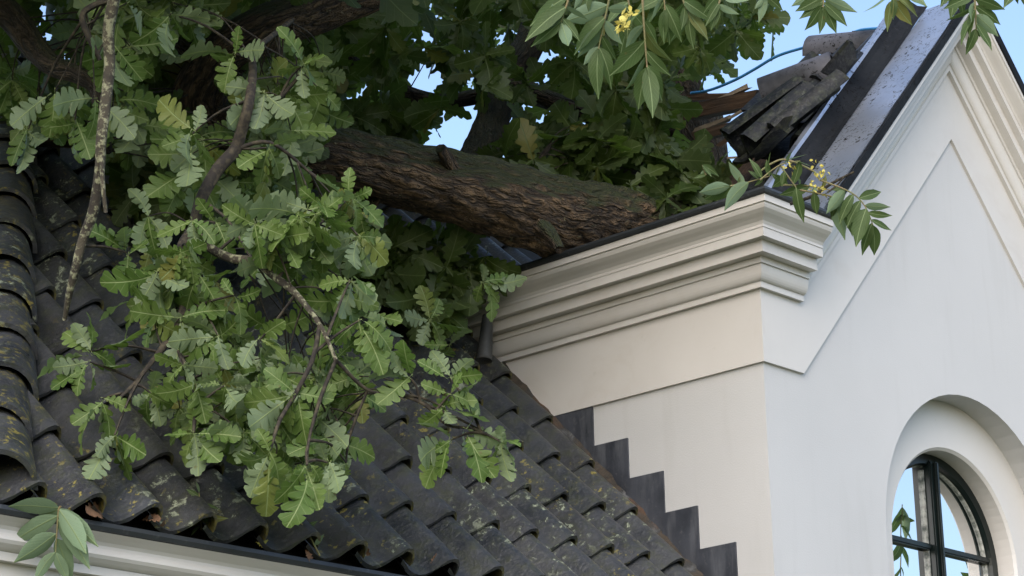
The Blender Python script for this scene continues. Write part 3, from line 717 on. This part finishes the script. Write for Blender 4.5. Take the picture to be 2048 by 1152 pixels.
# -- clusters traced on the photograph: twig end, depth, leaf tips
CL = [
 ((205, 797), 7.0, [(130, 882), (204, 890), (150, 850), (262, 812), (240, 865)]),
 ((229, 870), 6.95, [(178, 964), (259, 962), (290, 906), (224, 930), (186, 905)]),
 ((302, 787), 7.05, [(349, 818), (330, 848), (262, 806), (318, 740), (280, 850)]),
 ((387, 867), 6.95, [(328, 868), (406, 944), (356, 924), (438, 906), (478, 866), (383, 800), (430, 930)]),
 ((590, 787), 6.9, [(488, 812), (495, 856), (568, 866), (606, 868), (660, 800), (540, 740)]),
 ((540, 901), 6.8, [(476, 948), (498, 992), (536, 1030), (580, 968), (520, 860)]),
 ((614, 930), 6.8, [(580, 998), (610, 1027), (642, 1012), (575, 950), (650, 960)]),
 ((655, 925), 6.85, [(654, 1004), (684, 946), (638, 882), (690, 985)]),
 ((692, 925), 7.0, [(700, 960), (668, 890), (640, 950)]),
 ((902, 880), 7.05, [(820, 914), (838, 962), (876, 952), (855, 830), (868, 905)]),
 ((930, 856), 7.05, [(1008, 890), (970, 932), (976, 952), (925, 915), (960, 820)]),
 ((1003, 884), 7.05, [(1048, 930), (1006, 952), (1036, 872), (986, 942), (1000, 850)]),
 ((902, 787), 7.05, [(970, 768), (918, 750), (970, 806), (845, 770), (860, 830)]),
 ((888, 814), 7.05, [(976, 844), (902, 852), (848, 858), (940, 790)]),
 ((900, 758), 7.1, [(934, 712), (842, 722), (960, 750), (870, 700)]),
 ((820, 755), 7.05, [(738, 738), (770, 800), (800, 700), (770, 715)]),
 ((180, 703), 7.05, [(73, 718), (130, 656), (202, 628), (272, 688), (238, 728), (158, 655)]),
 ((180, 724), 7.0, [(100, 774), (140, 782), (200, 780), (245, 745), (112, 742)]),
 ((316, 547), 7.15, [(232, 582), (402, 548), (357, 516), (322, 655), (268, 545), (372, 590), (290, 610)]),
 ((437, 672), 7.1, [(338, 680), (382, 620), (350, 720), (450, 740), (490, 640)]),
 ((535, 519), 7.15, [(496, 458), (556, 458), (608, 480), (600, 560), (470, 540)]),
 ((512, 446), 7.3, [(470, 380), (540, 400)]),
 ((253, 505), 7.2, [(196, 452), (222, 440), (246, 444), (300, 480), (250, 570)]),
 ((385, 267), 7.45, [(308, 205), (375, 390), (325, 294), (415, 330), (410, 215), (350, 330)]),
 ((472, 108), 7.6, [(376, 78), (420, 130), (476, 58), (540, 95), (440, 175)]),
 ((604, 132), 7.6, [(604, 196), (642, 155), (560, 148), (650, 110), (585, 60)]),
 ((535, 295), 7.5, [(508, 377), (542, 402), (572, 350), (470, 330), (600, 270)]),
 ((56, 258), 7.7, [(59, 345), (20, 320), (95, 300)]),
 ((150, 240), 7.6, [(134, 318), (180, 310), (110, 260)]),
 ((340, 28), 7.7, [(314, 118), (290, 90), (370, 90), (400, 30)]),
 ((430, 445), 7.3, [(400, 520), (465, 500), (480, 440), (400, 400)]),
 ((700, 395), 7.3, [(640, 350), (690, 345), (745, 385), (730, 450), (660, 450), (770, 440)]),
 ((715, 470), 7.2, [(772, 470), (755, 530), (690, 540), (650, 480), (770, 505)]),
 ((700, 560), 7.1, [(750, 610), (690, 640), (640, 560), (755, 570), (660, 620)]),
 ((720, 640), 7.05, [(792, 680), (780, 640), (730, 720), (665, 680), (770, 720)]),
 ((640, 470), 7.2, [(600, 420), (580, 510), (650, 540), (690, 450)]),
 ((470, 590), 7.15, [(430, 640), (500, 650), (440, 560), (520, 590)]),
 ((520, 680), 7.05, [(470, 730), (530, 770), (580, 700), (560, 640)]),
 ((450, 770), 7.0, [(400, 760), (430, 830), (480, 830), (500, 760), (410, 715)]),
]
for (bx, by), d, tips in CL:
    b0 = atd(bx, by, d); twig_to(b0)
    for (tx, ty) in tips:
        L2 = math.hypot(tx-bx, ty-by)
        b = atd(bx+rng.normal(0, 3), by+rng.normal(0, 3), d+rng.normal(0, .02)); t = atd(tx, ty, d+rng.normal(-.02, .35*L2*d/FPX))
        leaf_obj(b, t, face_hint(.46))
# -- the rest of the near foliage: clusters spread along the branches
def inpoly(x, y, poly):
    c = False; j = len(poly)-1
    for i in range(len(poly)):
        if (poly[i][1] > y) != (poly[j][1] > y) and x < (poly[j][0]-poly[i][0])*(y-poly[i][1])/(poly[j][1]-poly[i][1])+poly[i][0]: c = not c
        j = i
    return c
HOLES = [(900, 285, 62, 52), (840, 160, 42, 40), (1065, 112, 48, 24), (1050, 78, 30, 24), (1072, 215, 24, 32), (1118, 172, 18, 24), (1165, 242, 38, 22), (935, 200, 48, 16),
         (85, 28, 40, 28), (135, 112, 34, 24), (92, 62, 16, 22), (26, 72, 12, 24), (43, 98, 12, 14), (800, 75, 16, 20), (825, 75, 14, 18), (893, 45, 18, 20), (718, 178, 18, 20), (1190, 200, 20, 18), (985, 30, 16, 16), (1240, 20, 10, 8), (700, 110, 12, 10), (1030, 270, 16, 14), (770, 130, 14, 14), (960, 210, 26, 18), (455, 5, 14, 10), (355, 75, 10, 12)]
def inhole(x, y, pad):
    return any(((x-hx)/(rx+pad))**2+((y-hy)/(ry+pad))**2 < 1 for hx, hy, rx, ry in HOLES)
BARE = [(408, 170, 62, 70), (470, 95, 46, 42), (560, 42, 74, 40), (120, 275, 90, 20), (480, 300, 50, 30), (640, 320, 30, 30), (690, 10, 40, 30)]      # bark that shows between the leaves
R2 = [(250, 450), (400, 390), (600, 400), (690, 370), (760, 480), (750, 620), (780, 700), (690, 820), (640, 930), (540, 940), (480, 880), (360, 830), (350, 700), (270, 600)]
R1 = [(0, 0), (650, 0), (650, 200), (600, 330), (540, 380), (400, 380), (300, 290), (0, 290)]
foliage = Bag(); back = Bag()
def cluster_fill(poly, N, dr, lr, bag=None, droop=.75, holes=True, lib=OAK, spread=.5, n=(3, 6), bare=True):
    xs = [p[0] for p in poly]; ys = [p[1] for p in poly]; k = 0; tries = 0
    while k < N and tries < N*60:
        tries += 1
        x, y = rng.uniform(min(xs), max(xs)), rng.uniform(min(ys), max(ys))
        if not inpoly(x, y, poly): continue
        if holes and inhole(x, y, 34 if bag is not back else 10): continue
        if bare and any(((x-hx)/(rx+25))**2+((y-hy)/(ry+25))**2 < 1 for hx, hy, rx, ry in BARE): continue
        d = rng.uniform(*dr); b = atd(x, y, d); k += 1
        twig_to(b, .0025, .8 if bag is not back else .3)
        ph = rng.uniform(0, 6.28)
        m_ = rng.integers(*n)
        for i in range(m_):
            an = ph+i*6.28/m_+rng.normal(0, .3); L = rng.uniform(*lr)*d/FPX
            a = RT*math.cos(an)+UP*math.sin(an)+np.array([0, 0, -droop])+rng.normal(0, .3, 3)
            a = nrm(a); tx, ty, _ = topx(b+a*L*.75)
            if holes and inhole(tx, ty, 6 if bag is not back else -8): continue
            if bag is None: leaf_obj(b, b+a*L, face_hint(spread))
            else: put_leaf(bag, lib, b, *orient(a, face_hint(spread)), L)
cluster_fill(R2, 12, (7.0, 7.4), (75, 110))
cluster_fill(R1, 16, (7.5, 8.1), (75, 115))
print('leaf objects', nleaf[0])
cluster_fill(R2, 66, (7.05, 7.8), (50, 84), foliage, n=(4, 7))
cluster_fill([(365, 730), (700, 740), (690, 880), (640, 950), (520, 950), (420, 880)], 20, (6.95, 7.3), (50, 84), foliage, n=(4, 7))
cluster_fill(R1, 66, (7.9, 9.1), (50, 86), foliage, n=(4, 7))
fo = foliage.build('near_foliage', M['oak'], oak); tag(fo, kind='stuff')
# dark foliage of the crown: behind the limbs and over the roof
RB = [(-60, -60), (1530, -60), (1500, 60), (1470, 95), (1430, 60), (1400, 150), (1385, 60), (1330, 200), (1340, 330), (1060, 345), (960, 330), (800, 300), (640, 270), (560, 330), (-60, 300)]
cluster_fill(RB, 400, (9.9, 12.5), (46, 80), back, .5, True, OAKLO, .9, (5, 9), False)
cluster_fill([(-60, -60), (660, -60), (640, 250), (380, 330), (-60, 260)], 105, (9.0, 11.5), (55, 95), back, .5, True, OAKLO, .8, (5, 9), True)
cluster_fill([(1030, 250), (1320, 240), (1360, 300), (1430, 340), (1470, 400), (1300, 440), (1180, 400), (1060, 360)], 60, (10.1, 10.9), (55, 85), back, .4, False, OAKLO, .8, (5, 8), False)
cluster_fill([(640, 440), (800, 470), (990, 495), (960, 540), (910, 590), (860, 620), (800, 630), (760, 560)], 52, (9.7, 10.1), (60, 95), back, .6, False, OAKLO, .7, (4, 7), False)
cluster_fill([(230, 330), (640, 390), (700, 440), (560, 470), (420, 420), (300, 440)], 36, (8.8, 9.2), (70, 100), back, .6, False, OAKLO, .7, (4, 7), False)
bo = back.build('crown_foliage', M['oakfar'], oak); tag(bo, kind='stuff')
# unseen leaves added above the frame to shade what is below
over = Bag()
for i in range(6500):
    p = np.array([rng.uniform(-5, .3), rng.uniform(-.3, 5.5), rng.uniform(6.0, 9.6)])
    x, y, d = topx(p)
    if y > -60: continue
    a = nrm(rng.normal(0, 1, 3)+np.array([0, 0, -.5])); L = rng.uniform(.14, .22)
    put_leaf(over, OAKLO, p, *orient(a, rng.normal(0, .6, 3)+np.array([0, 0, 1])), L)
for i in range(3600):  # denser unseen clump, added to darken the leaves at upper left
    p = np.array([rng.uniform(-5.0, -1.6), rng.uniform(-.5, 1.8), rng.uniform(5.2, 7.4)])
    if topx(p)[1] > -45: continue
    put_leaf(over, OAKLO, p, *orient(nrm(rng.normal(0, 1, 3)+np.array([0, 0, -.5])), rng.normal(0, .6, 3)+np.array([0, 0, 1])), rng.uniform(.14, .22))
oo = over.build('added_shade_foliage', M['oakfar'], oak); tag(oo, kind='stuff')
# spray lit against the gutter, under the trunk
spray = [((965, 565), 9.3, [(1040, 580), (1010, 620), (945, 600), (975, 530), (1030, 545), (1000, 600)]), ((860, 640), 9.25, [(800, 640), (840, 690), (900, 690), (930, 665), (850, 570), (885, 600)]), ((900, 690), 9.2, [(930, 650), (850, 690), (890, 730)])]
for (bx, by), d, tips in spray:
    b0 = atd(bx, by, d); twig_to(b0)
    for (tx, ty) in tips: leaf_obj(b0, atd(tx, ty, d+rng.normal(0, .05)), face_hint(.4))
tw = twigs.build('twigs', M['twig'], oak); tag(tw, kind='stuff')

# ================================================================== TREES BEHIND
def bg_tree(label, trunkpts, rpx, crown, N, lsz, seed, dd):
    t = empty('background_tree', label, 'tree', None)
    P = [atd(*p) for p in trunkpts]
    base = P[0].copy(); base[2] = 0
    tube('trunk', [base]+P, [rpx[0]*trunkpts[0][2]/FPX*1.15]+[r*p[2]/FPX for r, p in zip(rpx, trunkpts)], M['bark2'], t, 18, 8, .1, 7, seed)
    bag = Bag(); k = 0
    xs = [p[0] for p in crown]; ys = [p[1] for p in crown]
    while k < N:
        x, y = rng.uniform(min(xs), max(xs)), rng.uniform(min(ys), max(ys)); 
        if not inpoly(x, y, crown) or inhole(x, y, 24): k += .2; continue
        d = dd+rng.uniform(-1.2, 1.2); b = atd(x, y, d); k += 1
        for i in range(rng.integers(5, 9)):
            a = nrm(rng.normal(0, 1, 3)+np.array([0, 0, -.4])); L = rng.uniform(*lsz)*d/FPX
            tx, ty, _ = topx(b+a*L*.7)
            if inhole(tx, ty, 4): continue
            put_leaf(bag, OAKLO, b+rng.normal(0, .05, 3), *orient(a, rng.normal(0, 1, 3)), L)
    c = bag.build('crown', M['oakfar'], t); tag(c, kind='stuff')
    return t
bg_tree('dark standing oak close behind the broken ridge with its trunk left of the blue wire', [(1395, 420, 13), (1370, 260, 13), (1350, 150, 13), (1300, 20, 13), (1270, -120, 13)], [62, 56, 48, 44, 38],
        [(1240, -80), (1540, -80), (1500, 40), (1520, 60), (1480, 85), (1440, 70), (1410, 150), (1390, 130), (1370, 60), (1320, 200), (1200, 180), (1180, 40)], 70, (38, 62), 41, 13)
bg_tree('dark standing oak in the shade behind the fallen trunk at upper left', [(560, 380, 15.5), (600, 200, 15.5), (640, 40, 15.5), (660, -120, 15.5)], [46, 40, 34, 30],
        [(-80, -80), (1200, -80), (1180, 60), (1000, 190), (760, 250), (620, 200), (-80, 240)], 75, (38, 62), 43, 15.5)

# ================================================================== ASH SPRAYS
def frond(parent, rach, d, leaves, rad=.0035, hint=.35, flip=.2):
    """one pinnate leaf: stalk with leaflets. rach: pixel polyline; leaves: (t along stalk, tip x, tip y)"""
    P = spline([atd(x, y, d) for x, y in rach], 6)
    V, F, U = tube_data(P, np.linspace(rad, rad*.5, len(P)), 6, 0, 0, 0, True)
    st = obj('stalk', mesh_np('stalk', V, F, M['stalk'], U), parent)
    for (t, tx, ty) in leaves:
        b = P[min(len(P)-1, int(t*(len(P)-1)))]; k = topx(b)
        L2 = math.hypot(tx-k[0], ty-k[1])
        tip = atd(tx, ty, k[2]+rng.normal(0, .22*L2*d/FPX))
        a = tip-b
        obj('leaflet', LFTME[rng.integers(len(LFTME))], parent, frame(b, *orient(a, face_hint(hint, .2, flip)), np.linalg.norm(a)))
    return st
def seeds(parent, x, y, d, n, sp):
    bag = Bag()
    for i in range(n):
        V, F, U = LFT[rng.integers(len(LFT))]
        b = atd(x+rng.normal(0, sp), y+rng.normal(0, sp), d+rng.normal(0, .01)); a, s, n_ = orient(rng.normal(0, 1, 3)+np.array([0, 0, -.8]), rng.normal(0, 1, 3))
        bag.add(b+.017*(V[:, :1]*s*1.5+V[:, 1:2]*a+V[:, 2:]*n_), F, U)
    return bag.build('seed_bunch', M['seed'], parent)
ashA = empty('ash_branch', 'overhanging ash branch with drooping fronds and yellow seeds at top centre', 'branch', 'ash branches hanging into the top of the frame')
tube('twig', [atd(x, y, 5.4) for x, y in [(1080, -60), (1180, -40), (1290, -30), (1420, -40), (1520, -60)]], [.006, .008, .008, .006, .005], M['twig'], ashA, 8, 6)
frond(ashA, [(1140, -40), (1136, 0), (1128, 25), (1122, 45)], 5.4, [(.3, 1050, 34), (.5, 1044, 62), (.75, 1072, 70), (.9, 1070, 96), (1, 1142, 102), (.85, 1164, 78), (.5, 1174, 40), (.2, 1100, 10)])
frond(ashA, [(1226, -40), (1216, 10), (1206, 55), (1197, 98)], 5.5, [(.35, 1130, 52), (.55, 1142, 100), (.7, 1150, 110), (.95, 1164, 130), (1, 1188, 190), (.98, 1236, 166), (.8, 1234, 124), (.6, 1240, 92), (.4, 1262, 20)])
frond(ashA, [(1284, -40), (1286, 20), (1290, 80), (1294, 135)], 5.3, [(.35, 1250, 42), (.5, 1240, 92), (.68, 1226, 158), (.85, 1252, 184), (1, 1268, 216), (1, 1316, 232), (.95, 1334, 198), (.8, 1334, 158), (.6, 1332, 130), (.45, 1318, 84)])
frond(ashA, [(1330, -50), (1328, -10), (1330, 20)], 5.4, [(.5, 1272, 28), (.7, 1284, 48), (1, 1318, 84), (1, 1345, 88), (.8, 1370, 76), (.6, 1300, 40)])
frond(ashA, [(1360, -40), (1366, 0), (1378, 30)], 5.5, [(.5, 1427, 40), (.9, 1421, 78), (1, 1378, 96), (.9, 1346, 88), (.6, 1340, 50), (.7, 1368, 60)])
frond(ashA, [(1446, -40), (1440, 0), (1432, 20)], 5.4, [(.4, 1400, 20), (.8, 1426, 62), (1, 1440, 60), (.7, 1472, 34), (.4, 1490, 16), (.6, 1408, 44)])
frond(ashA, [(1180, -60), (1176, -20)], 5.5, [(1, 1172, 40), (.6, 1200, 20), (1, 1150, 20)])
frond(ashA, [(1252, -60), (1256, -5), (1262, 40)], 5.6, [(.6, 1210, 40), (1, 1228, 110), (1, 1270, 110), (.8, 1300, 60), (.9, 1246, 84)])
seeds(ashA, 1248, 50, 5.25, 22, 7); seeds(ashA, 1258, 24, 5.25, 10, 6)
ashB = empty('ash_branch', 'small dark ash frond fanning down against the sky above the blue wire', 'branch', 'ash branches hanging into the top of the frame')
frond(ashB, [(1652, -50), (1648, -10), (1646, 14)], 5.4, [(.5, 1594, 28), (.7, 1602, 42), (.9, 1614, 64), (1, 1645, 68), (.95, 1678, 64), (.8, 1698, 48), (.6, 1707, 28), (.4, 1580, 6)], hint=.3)
frond(ashB, [(1536, -50), (1530, -20), (1528, -4)], 5.4, [(.8, 1526, 46), (.6, 1548, 20), (1, 1512, 20), (.8, 1570, 18)], hint=.3)
ashC = empty('ash_branch', 'ash frond with pointed leaflets hanging above the metal verge near the gable top', 'branch', 'ash branches hanging into the top of the frame')
frond(ashC, [(1790, -50), (1787, -20), (1786, 0)], 5.4, [(.6, 1726, 24), (1, 1763, 58), (.95, 1818, 54), (.7, 1842, 24), (.9, 1790, 36), (.3, 1860, 4)], hint=.3)
ashD = empty('ash_branch', 'large green ash frond hanging in front of the gable peak', 'branch', 'ash branches hanging into the top of the frame')
frond(ashD, [(1954, -60), (1950, -10), (1951, 30), (1953, 60)], 5.3, [(.35, 1888, 14), (.5, 1896, 46), (.7, 1913, 80), (.95, 1934, 108), (1, 1962, 74), (.85, 1990, 98), (.7, 2000, 66), (.5, 2006, 44), (.4, 2012, 14), (.6, 1926, 70), (.45, 1930, 40)], hint=.4)
frond(ashD, [(1900, -60), (1910, -20)], 5.4, [(.7, 1878, 8), (1, 1906, 40), (.9, 1940, 30)], hint=.4)
frond(ashD, [(2034, -50), (2030, -20)], 5.4, [(.8, 2012, 18), (1, 2034, 10), (.7, 2060, 14)], hint=.4)
# fallen sprig hooked on the main gutter
dg = topx(aty(117, 1022, .06))[2]
sprig = empty('ash_sprig', 'pale ash sprig with ten leaflets hooked over the gutter at lower left', 'sprig')
frond(sprig, [(122, 1012), (117, 1022), (114, 1060), (111, 1104)], dg, [(.25, 18, 1004), (.32, 12, 1057), (.48, 14, 1078), (.75, 32, 1129), (1, 58, 1158), (.25, 192, 1095), (.3, 183, 1112), (.5, 188, 1134), (.8, 146, 1160), (1, 132, 1166)], hint=.12, flip=1.0)
# the broken spray lying over the gutter corner
dk = 8.62
sp = empty('ash_spray', 'broken ash spray with yellow seeds lying over the gutter corner of the gable', 'branch')
tube('twig', [atd(x, y, dk) for x, y in [(1708, 344), (1665, 366), (1625, 392), (1580, 408)]], [.004, .006, .007, .007], M['twig'], sp, 8, 6)
tube('twig', [atd(x, y, dk+.06) for x, y in [(1508, 352), (1545, 326), (1575, 320), (1626, 342), (1636, 356)]], [.004]*5, M['stalk'], sp, 8, 6)
tube('twig', [atd(x, y, dk-.02) for x, y in [(1690, 352), (1672, 372), (1655, 385)]], [.003, .004, .004], M['twig'], sp, 8, 6)
frond(sp, [(1640, 360), (1700, 384), (1729, 411), (1746, 450)], dk-.08, [(.5, 1768, 380), (.72, 1780, 418), (.8, 1782, 438), (.9, 1784, 462), (1, 1755, 510), (.95, 1718, 508), (.75, 1703, 487), (.6, 1687, 449), (.4, 1672, 440), (.3, 1655, 430)], hint=.2)
frond(sp, [(1600, 380), (1660, 392), (1690, 402)], dk-.05, [(.3, 1630, 430), (.6, 1672, 440), (.8, 1700, 446), (1, 1726, 440), (1, 1712, 470), (.5, 1700, 470)], hint=.3)
frond(sp, [(1560, 330), (1592, 375)], dk-.1, [(1, 1599, 446), (.4, 1560, 372), (.6, 1540, 372)], hint=.2)
frond(sp, [(1460, 372), (1490, 366), (1540, 352)], dk+.02, [(0, 1392, 384), (.1, 1404, 398), (.4, 1478, 352), (.5, 1450, 330), (.8, 1498, 338), (.9, 1510, 372), (1, 1530, 320), (.6, 1432, 412)], hint=.35)
frond(sp, [(1520, 360), (1560, 330), (1600, 322)], dk, [(.1, 1500, 318), (.3, 1535, 306), (.5, 1550, 362), (.7, 1580, 300), (.9, 1626, 328), (1, 1590, 374), (.6, 1612, 300)], hint=.4)
frond(sp, [(1560, 370), (1620, 372), (1660, 380)], dk+.05, [(.2, 1540, 350), (.4, 1598, 350), (.6, 1632, 400), (.8, 1655, 350), (1, 1690, 380), (.5, 1560, 392), (.3, 1585, 340)], hint=.4)
frond(sp, [(1412, 350), (1404, 330)], dk+.3, [(0, 1388, 352), (.5, 1400, 356), (1, 1426, 352), (1, 1442, 346)], hint=.3)
for x, y, n in ((1640, 345, 20), (1580, 330, 12), (1622, 370, 16), (1650, 378, 10), (1634, 322, 4)): seeds(sp, x, y, dk-.06, n, 7)
# small weed growing out of the eaves tiles, and fallen leaves
wd = empty('ash_seedling', 'small dark seedling growing between the eaves tiles beside the gutter', 'plant')
dw = topx(aty(400, 1040, .16))[2]
frond(wd, [(402, 1060), (402, 1020), (398, 985)], dw, [(.3, 352, 1052), (.3, 452, 1030), (.6, 366, 1000), (.6, 440, 1008), (1, 394, 962), (.5, 420, 1050), (.2, 380, 1070), (.9, 372, 978)], hint=.5)
sl2 = empty('fallen_twig', 'narrow leafy twig stuck upright in the gutter below the oak sprays', 'twig')
frond(sl2, [(640, 1112), (615, 1065), (590, 1030)], dw+.25, [(.3, 650, 1070), (.6, 634, 1040), (.7, 585, 1050), (1, 560, 1012), (1, 600, 1005)], hint=.4)

# ================================================================== STORM DAMAGE ON THE DORMER ROOF
def barrel_mat(me, m_): me.materials.clear(); me.materials.append(m_); return me
RB2 = barrel_mat(barrel(.100, .090, .36), M['spotted'])
def atslope(x, y, h):              # where the sight line meets the left slope of the dormer roof, h above it
    d = ray(x, y); n_ = np.array([-ds, 0, dc]); p0 = np.array([CX, 0, ZR])+n_*h
    return CAM+d*((n_@(p0-CAM))/(n_@d))
def loose(name, me, a, b, hint, label, cat, off=0.0):
    ax, s_, n = orient(b-a, hint); o = obj(name, me, None, frame(a-s_*off, ax, s_, n, 1.0)); tag(o, label, cat); return o
loose('ridge_tile', RB2, atx(1625, 112, 1.42), atx(1760, 96, 1.47), np.array([-.3, 0, 1.]), 'spotted half-round ridge tile perched at the top of the ridge under the wire', 'roof tile')
loose('ridge_tile', RB2, atx(1530, 196, 1.05), atx(1640, 152, 1.15), UP*.8-RT*.5+VIEW*.3, 'half-round ridge tile tipped on its side at the left of the broken ridge', 'roof tile')
loose('ridge_tile', RB2, atx(1598, 172, 1.42), atx(1672, 140, 1.46), UP*.9-RT*.3, 'half-round ridge tile slid behind the tipped one along the broken ridge', 'roof tile')
def loose_pan(pa, pb, h, hint, label):
    a, b = atslope(*pa, h), atslope(*pb, h+.02)
    return loose('roof_tile', DTILES[0], a, b, hint, label, 'roof tile', .125)
SN = np.array([-ds, 0, dc])
loose_pan((1486, 316), (1590, 226), .10, SN*.5+np.array([0, .9, 0])-RT*.2, 'displaced black pantile standing on edge below the tipped ridge tile')
loose_pan((1560, 300), (1644, 218), .07, SN+np.array([0, .35, 0]), 'displaced black pantile with curved end beside the upstand of the metal verge')
loose_pan((1512, 326), (1580, 250), .08, SN+np.array([0, .5, .2]), 'slipped black pantile half buried in the ash leaves')
def shard(seed, a, b, hint, label):
    r = random.Random(seed); i0 = r.randrange(0, 5); i1 = min(len(prof)-1, i0+r.randrange(5, 9)); V = []; F = []
    sub = prof[i0:i1+1]; k = len(sub)
    for lay in (0, .016):
        for row in (0, 1, 2):
            for (u, h) in sub:
                y = row*.09+(r.uniform(-.035, .035) if row != 1 else 0)
                V.append((u-sub[0][0], y, 1.48*h-lay))
    ix = lambda l, q, j: l*3*k+q*k+j
    for q in range(2):
        for j in range(k-1):
            F.append((ix(0, q, j), ix(0, q, j+1), ix(0, q+1, j+1), ix(0, q+1, j))); F.append((ix(1, q, j+1), ix(1, q, j), ix(1, q+1, j), ix(1, q+1, j+1)))
    for j in range(k-1):
        F.append((ix(1, 0, j), ix(1, 0, j+1), ix(0, 0, j+1), ix(0, 0, j))); F.append((ix(0, 2, j), ix(0, 2, j+1), ix(1, 2, j+1), ix(1, 2, j)))
    for q in range(2):
        F.append((ix(0, q, 0), ix(0, q+1, 0), ix(1, q+1, 0), ix(1, q, 0))); F.append((ix(1, q, k-1), ix(1, q+1, k-1), ix(0, q+1, k-1), ix(0, q, k-1)))
    me = mesh('tile_shard', V, F, M['baretile'], True); me.set_sharp_from_angle(angle=math.radians(38))
    return loose('tile_shard', me, a, b, hint, label, 'tile shard', .05)
shard(1, atslope(1500, 250, .16), atslope(1560, 205, .22), SN+np.array([0, .8, -.3]), 'jagged black tile shard leaning under the tipped ridge tile')
shard(3, atslope(1530, 300, .14), atslope(1560, 270, .18), np.array([-.4, .9, .2]), 'small jagged tile shard standing just above the ash leaves')
shard(4, atslope(1668, 168, .10), atslope(1700, 130, .14), SN+np.array([0, .6, .1]), 'jagged tile shard below the perched ridge tile beside the metal upstand')
def timber(pa, pb, da, db, wd_, th, mat, label, up=UP, jag=.03, nm='broken_batten'):
    o = box_between(nm, atx(*pa, da), atx(*pb, db), wd_, th, up, mat, None, jag); tag(o, label, 'timber'); return o
timber((1375, 228), (1520, 196), 1.40, 1.44, .10, .075, M['wood'], 'thick brown broken ridge beam at the left end of the broken ridge', nm='broken_beam')
timber((1380, 196), (1508, 190), 1.40, 1.46, .05, .03, M['wood'], 'thin splintered board lying on top of the brown ridge beam')
timber((1392, 262), (1462, 236), 1.30, 1.30, .05, .018, M['palewood'], 'pale snapped batten below the brown ridge beam')
timber((1456, 238), (1514, 204), 1.28, 1.32, .02, .012, M['palewood'], 'thin pale splinter slanting up to the tipped ridge tile', jag=.01)
timber((1395, 274), (1545, 234), 1.20, 1.30, .07, .05, M['wood'], 'brown broken rafter end with sky below it', nm='broken_rafter')
timber((1470, 298), (1600, 262), 1.0, 1.05, .05, .035, M['wood'], 'brown batten under the displaced pantiles')
timber((1480, 296), (1550, 280), .95, 1.0, .03, .012, M['palewood'], 'short pale split lath in front of the brown batten', jag=.01)
timber((1455, 316), (1520, 312), .8, .85, .012, .010, M['palewood'], 'thin pale stick above the ash leaves', jag=.005)
timber((1410, 214), (1490, 176), 1.40, 1.44, .045, .02, M['palewood'], 'pale splintered lath poking up from the brown ridge beam', jag=.04)
timber((1440, 290), (1530, 222), 1.1, 1.2, .03, .022, M['wood'], 'thin dark lath slanting up under the tipped ridge tile', jag=.03)
wr = tube('blue_wire', [atx(x, y, 1.49) for x, y in [(1382, 186), (1420, 180), (1470, 160), (1510, 138), (1555, 112), (1612, 94), (1690, 72), (1722, 60), (1765, 56), (1810, 50)]], .0075, M['blue'], None, 8, 6)
tag(wr, 'thin blue wire sagging along the broken ridge against the sky', 'wire')
clip = empty('wire_clip', 'small black clip holding the blue wire above the perched ridge tile', 'clip')
box_between('stem', atx(1716, 84, 1.49), atx(1716, 60, 1.49), .008, .008, RT, M['gutter'], clip)
box_between('jaw', atx(1706, 64, 1.49), atx(1728, 64, 1.49), .016, .010, UP, M['gutter'], clip)
# little bits that fell into the tile mouths and the gutter
def deadleaf(x, y, Y, s, label, mat='deadleaf'):
    p = aty(x, y, Y); V, F, U = OAKLO[rng.integers(len(OAKLO))]
    a, sd_, n_ = orient(rng.normal(0, 1, 3), rng.normal(0, .6, 3)+VIEW)
    o = obj('fallen_leaf', mesh_np('fallen_leaf', V*s, F, M[mat], U), None, frame(p, a, sd_, n_, 1.0)); tag(o, label, 'leaf')
deadleaf(200, 1022, .15, .09, 'brown dead leaf in the tile mouth right of the pale sprig')
deadleaf(285, 1040, .15, .06, 'brown leaf scrap in the next tile mouth along the gutter')
deadleaf(740, 1110, .15, .07, 'reddish brown dead leaf lying in the gutter near its right end')
deadleaf(515, 1085, .13, .05, 'small yellow leaf fallen in the gutter', 'seed')
deadleaf(330, 1050, .15, .05, 'curled brown leaf scrap beside the seedling in the gutter')
deadleaf(610, 1098, .14, .05, 'dry brown leaf in the gutter between the leafy twig and the yellow leaf')
deadleaf(860, 1138, .15, .06, 'dark brown leaf in the last visible tile mouth of the eaves')
# a frond hanging from the street-side tree, seen mirrored in the window panes
rw = empty('ash_branch', 'dark ash frond hanging off to the right, mirrored in the arched window', 'branch', 'ash branches hanging into the top of the frame')
def mirror(x, y, dist):
    p = aty(x, y, Y2+.036); v = nrm(p-CAM); v[1] *= -1; return p+v*dist
def mfrond(rach, leaves, dist):
    P = spline([mirror(x, y, dist) for x, y in rach], 6); V, F, U = tube_data(P, .004, 6)
    obj('stalk', mesh_np('stalk', V, F, M['stalk'], U), rw)
    for t, x, y in leaves:
        b = P[min(len(P)-1, int(t*(len(P)-1)))]; a = mirror(x, y, dist)-b
        obj('leaflet', LFTME[rng.integers(6)], rw, frame(b, *orient(a, np.array([.3, .9, -.2])+rng.normal(0, .7, 3)), np.linalg.norm(a)))
mfrond([(1806, 1010), (1803, 1060), (1800, 1110), (1800, 1180)], [(.1, 1786, 1080), (.1, 1822, 1085), (.3, 1835, 1075), (.4, 1800, 1090), (.5, 1784, 1130), (.6, 1825, 1140), (.8, 1812, 1160), (.8, 1786, 1170), (.2, 1790, 1040), (.2, 1832, 1050)], 2.6)
mfrond([(1990, 1200), (1975, 1160), (1965, 1140)], [(1, 1925, 1130), (.9, 1940, 1115), (.8, 1990, 1120), (.6, 1920, 1160), (1, 1955, 1110), (.3, 1960, 1150), (.5, 2000, 1140)], 2.6)
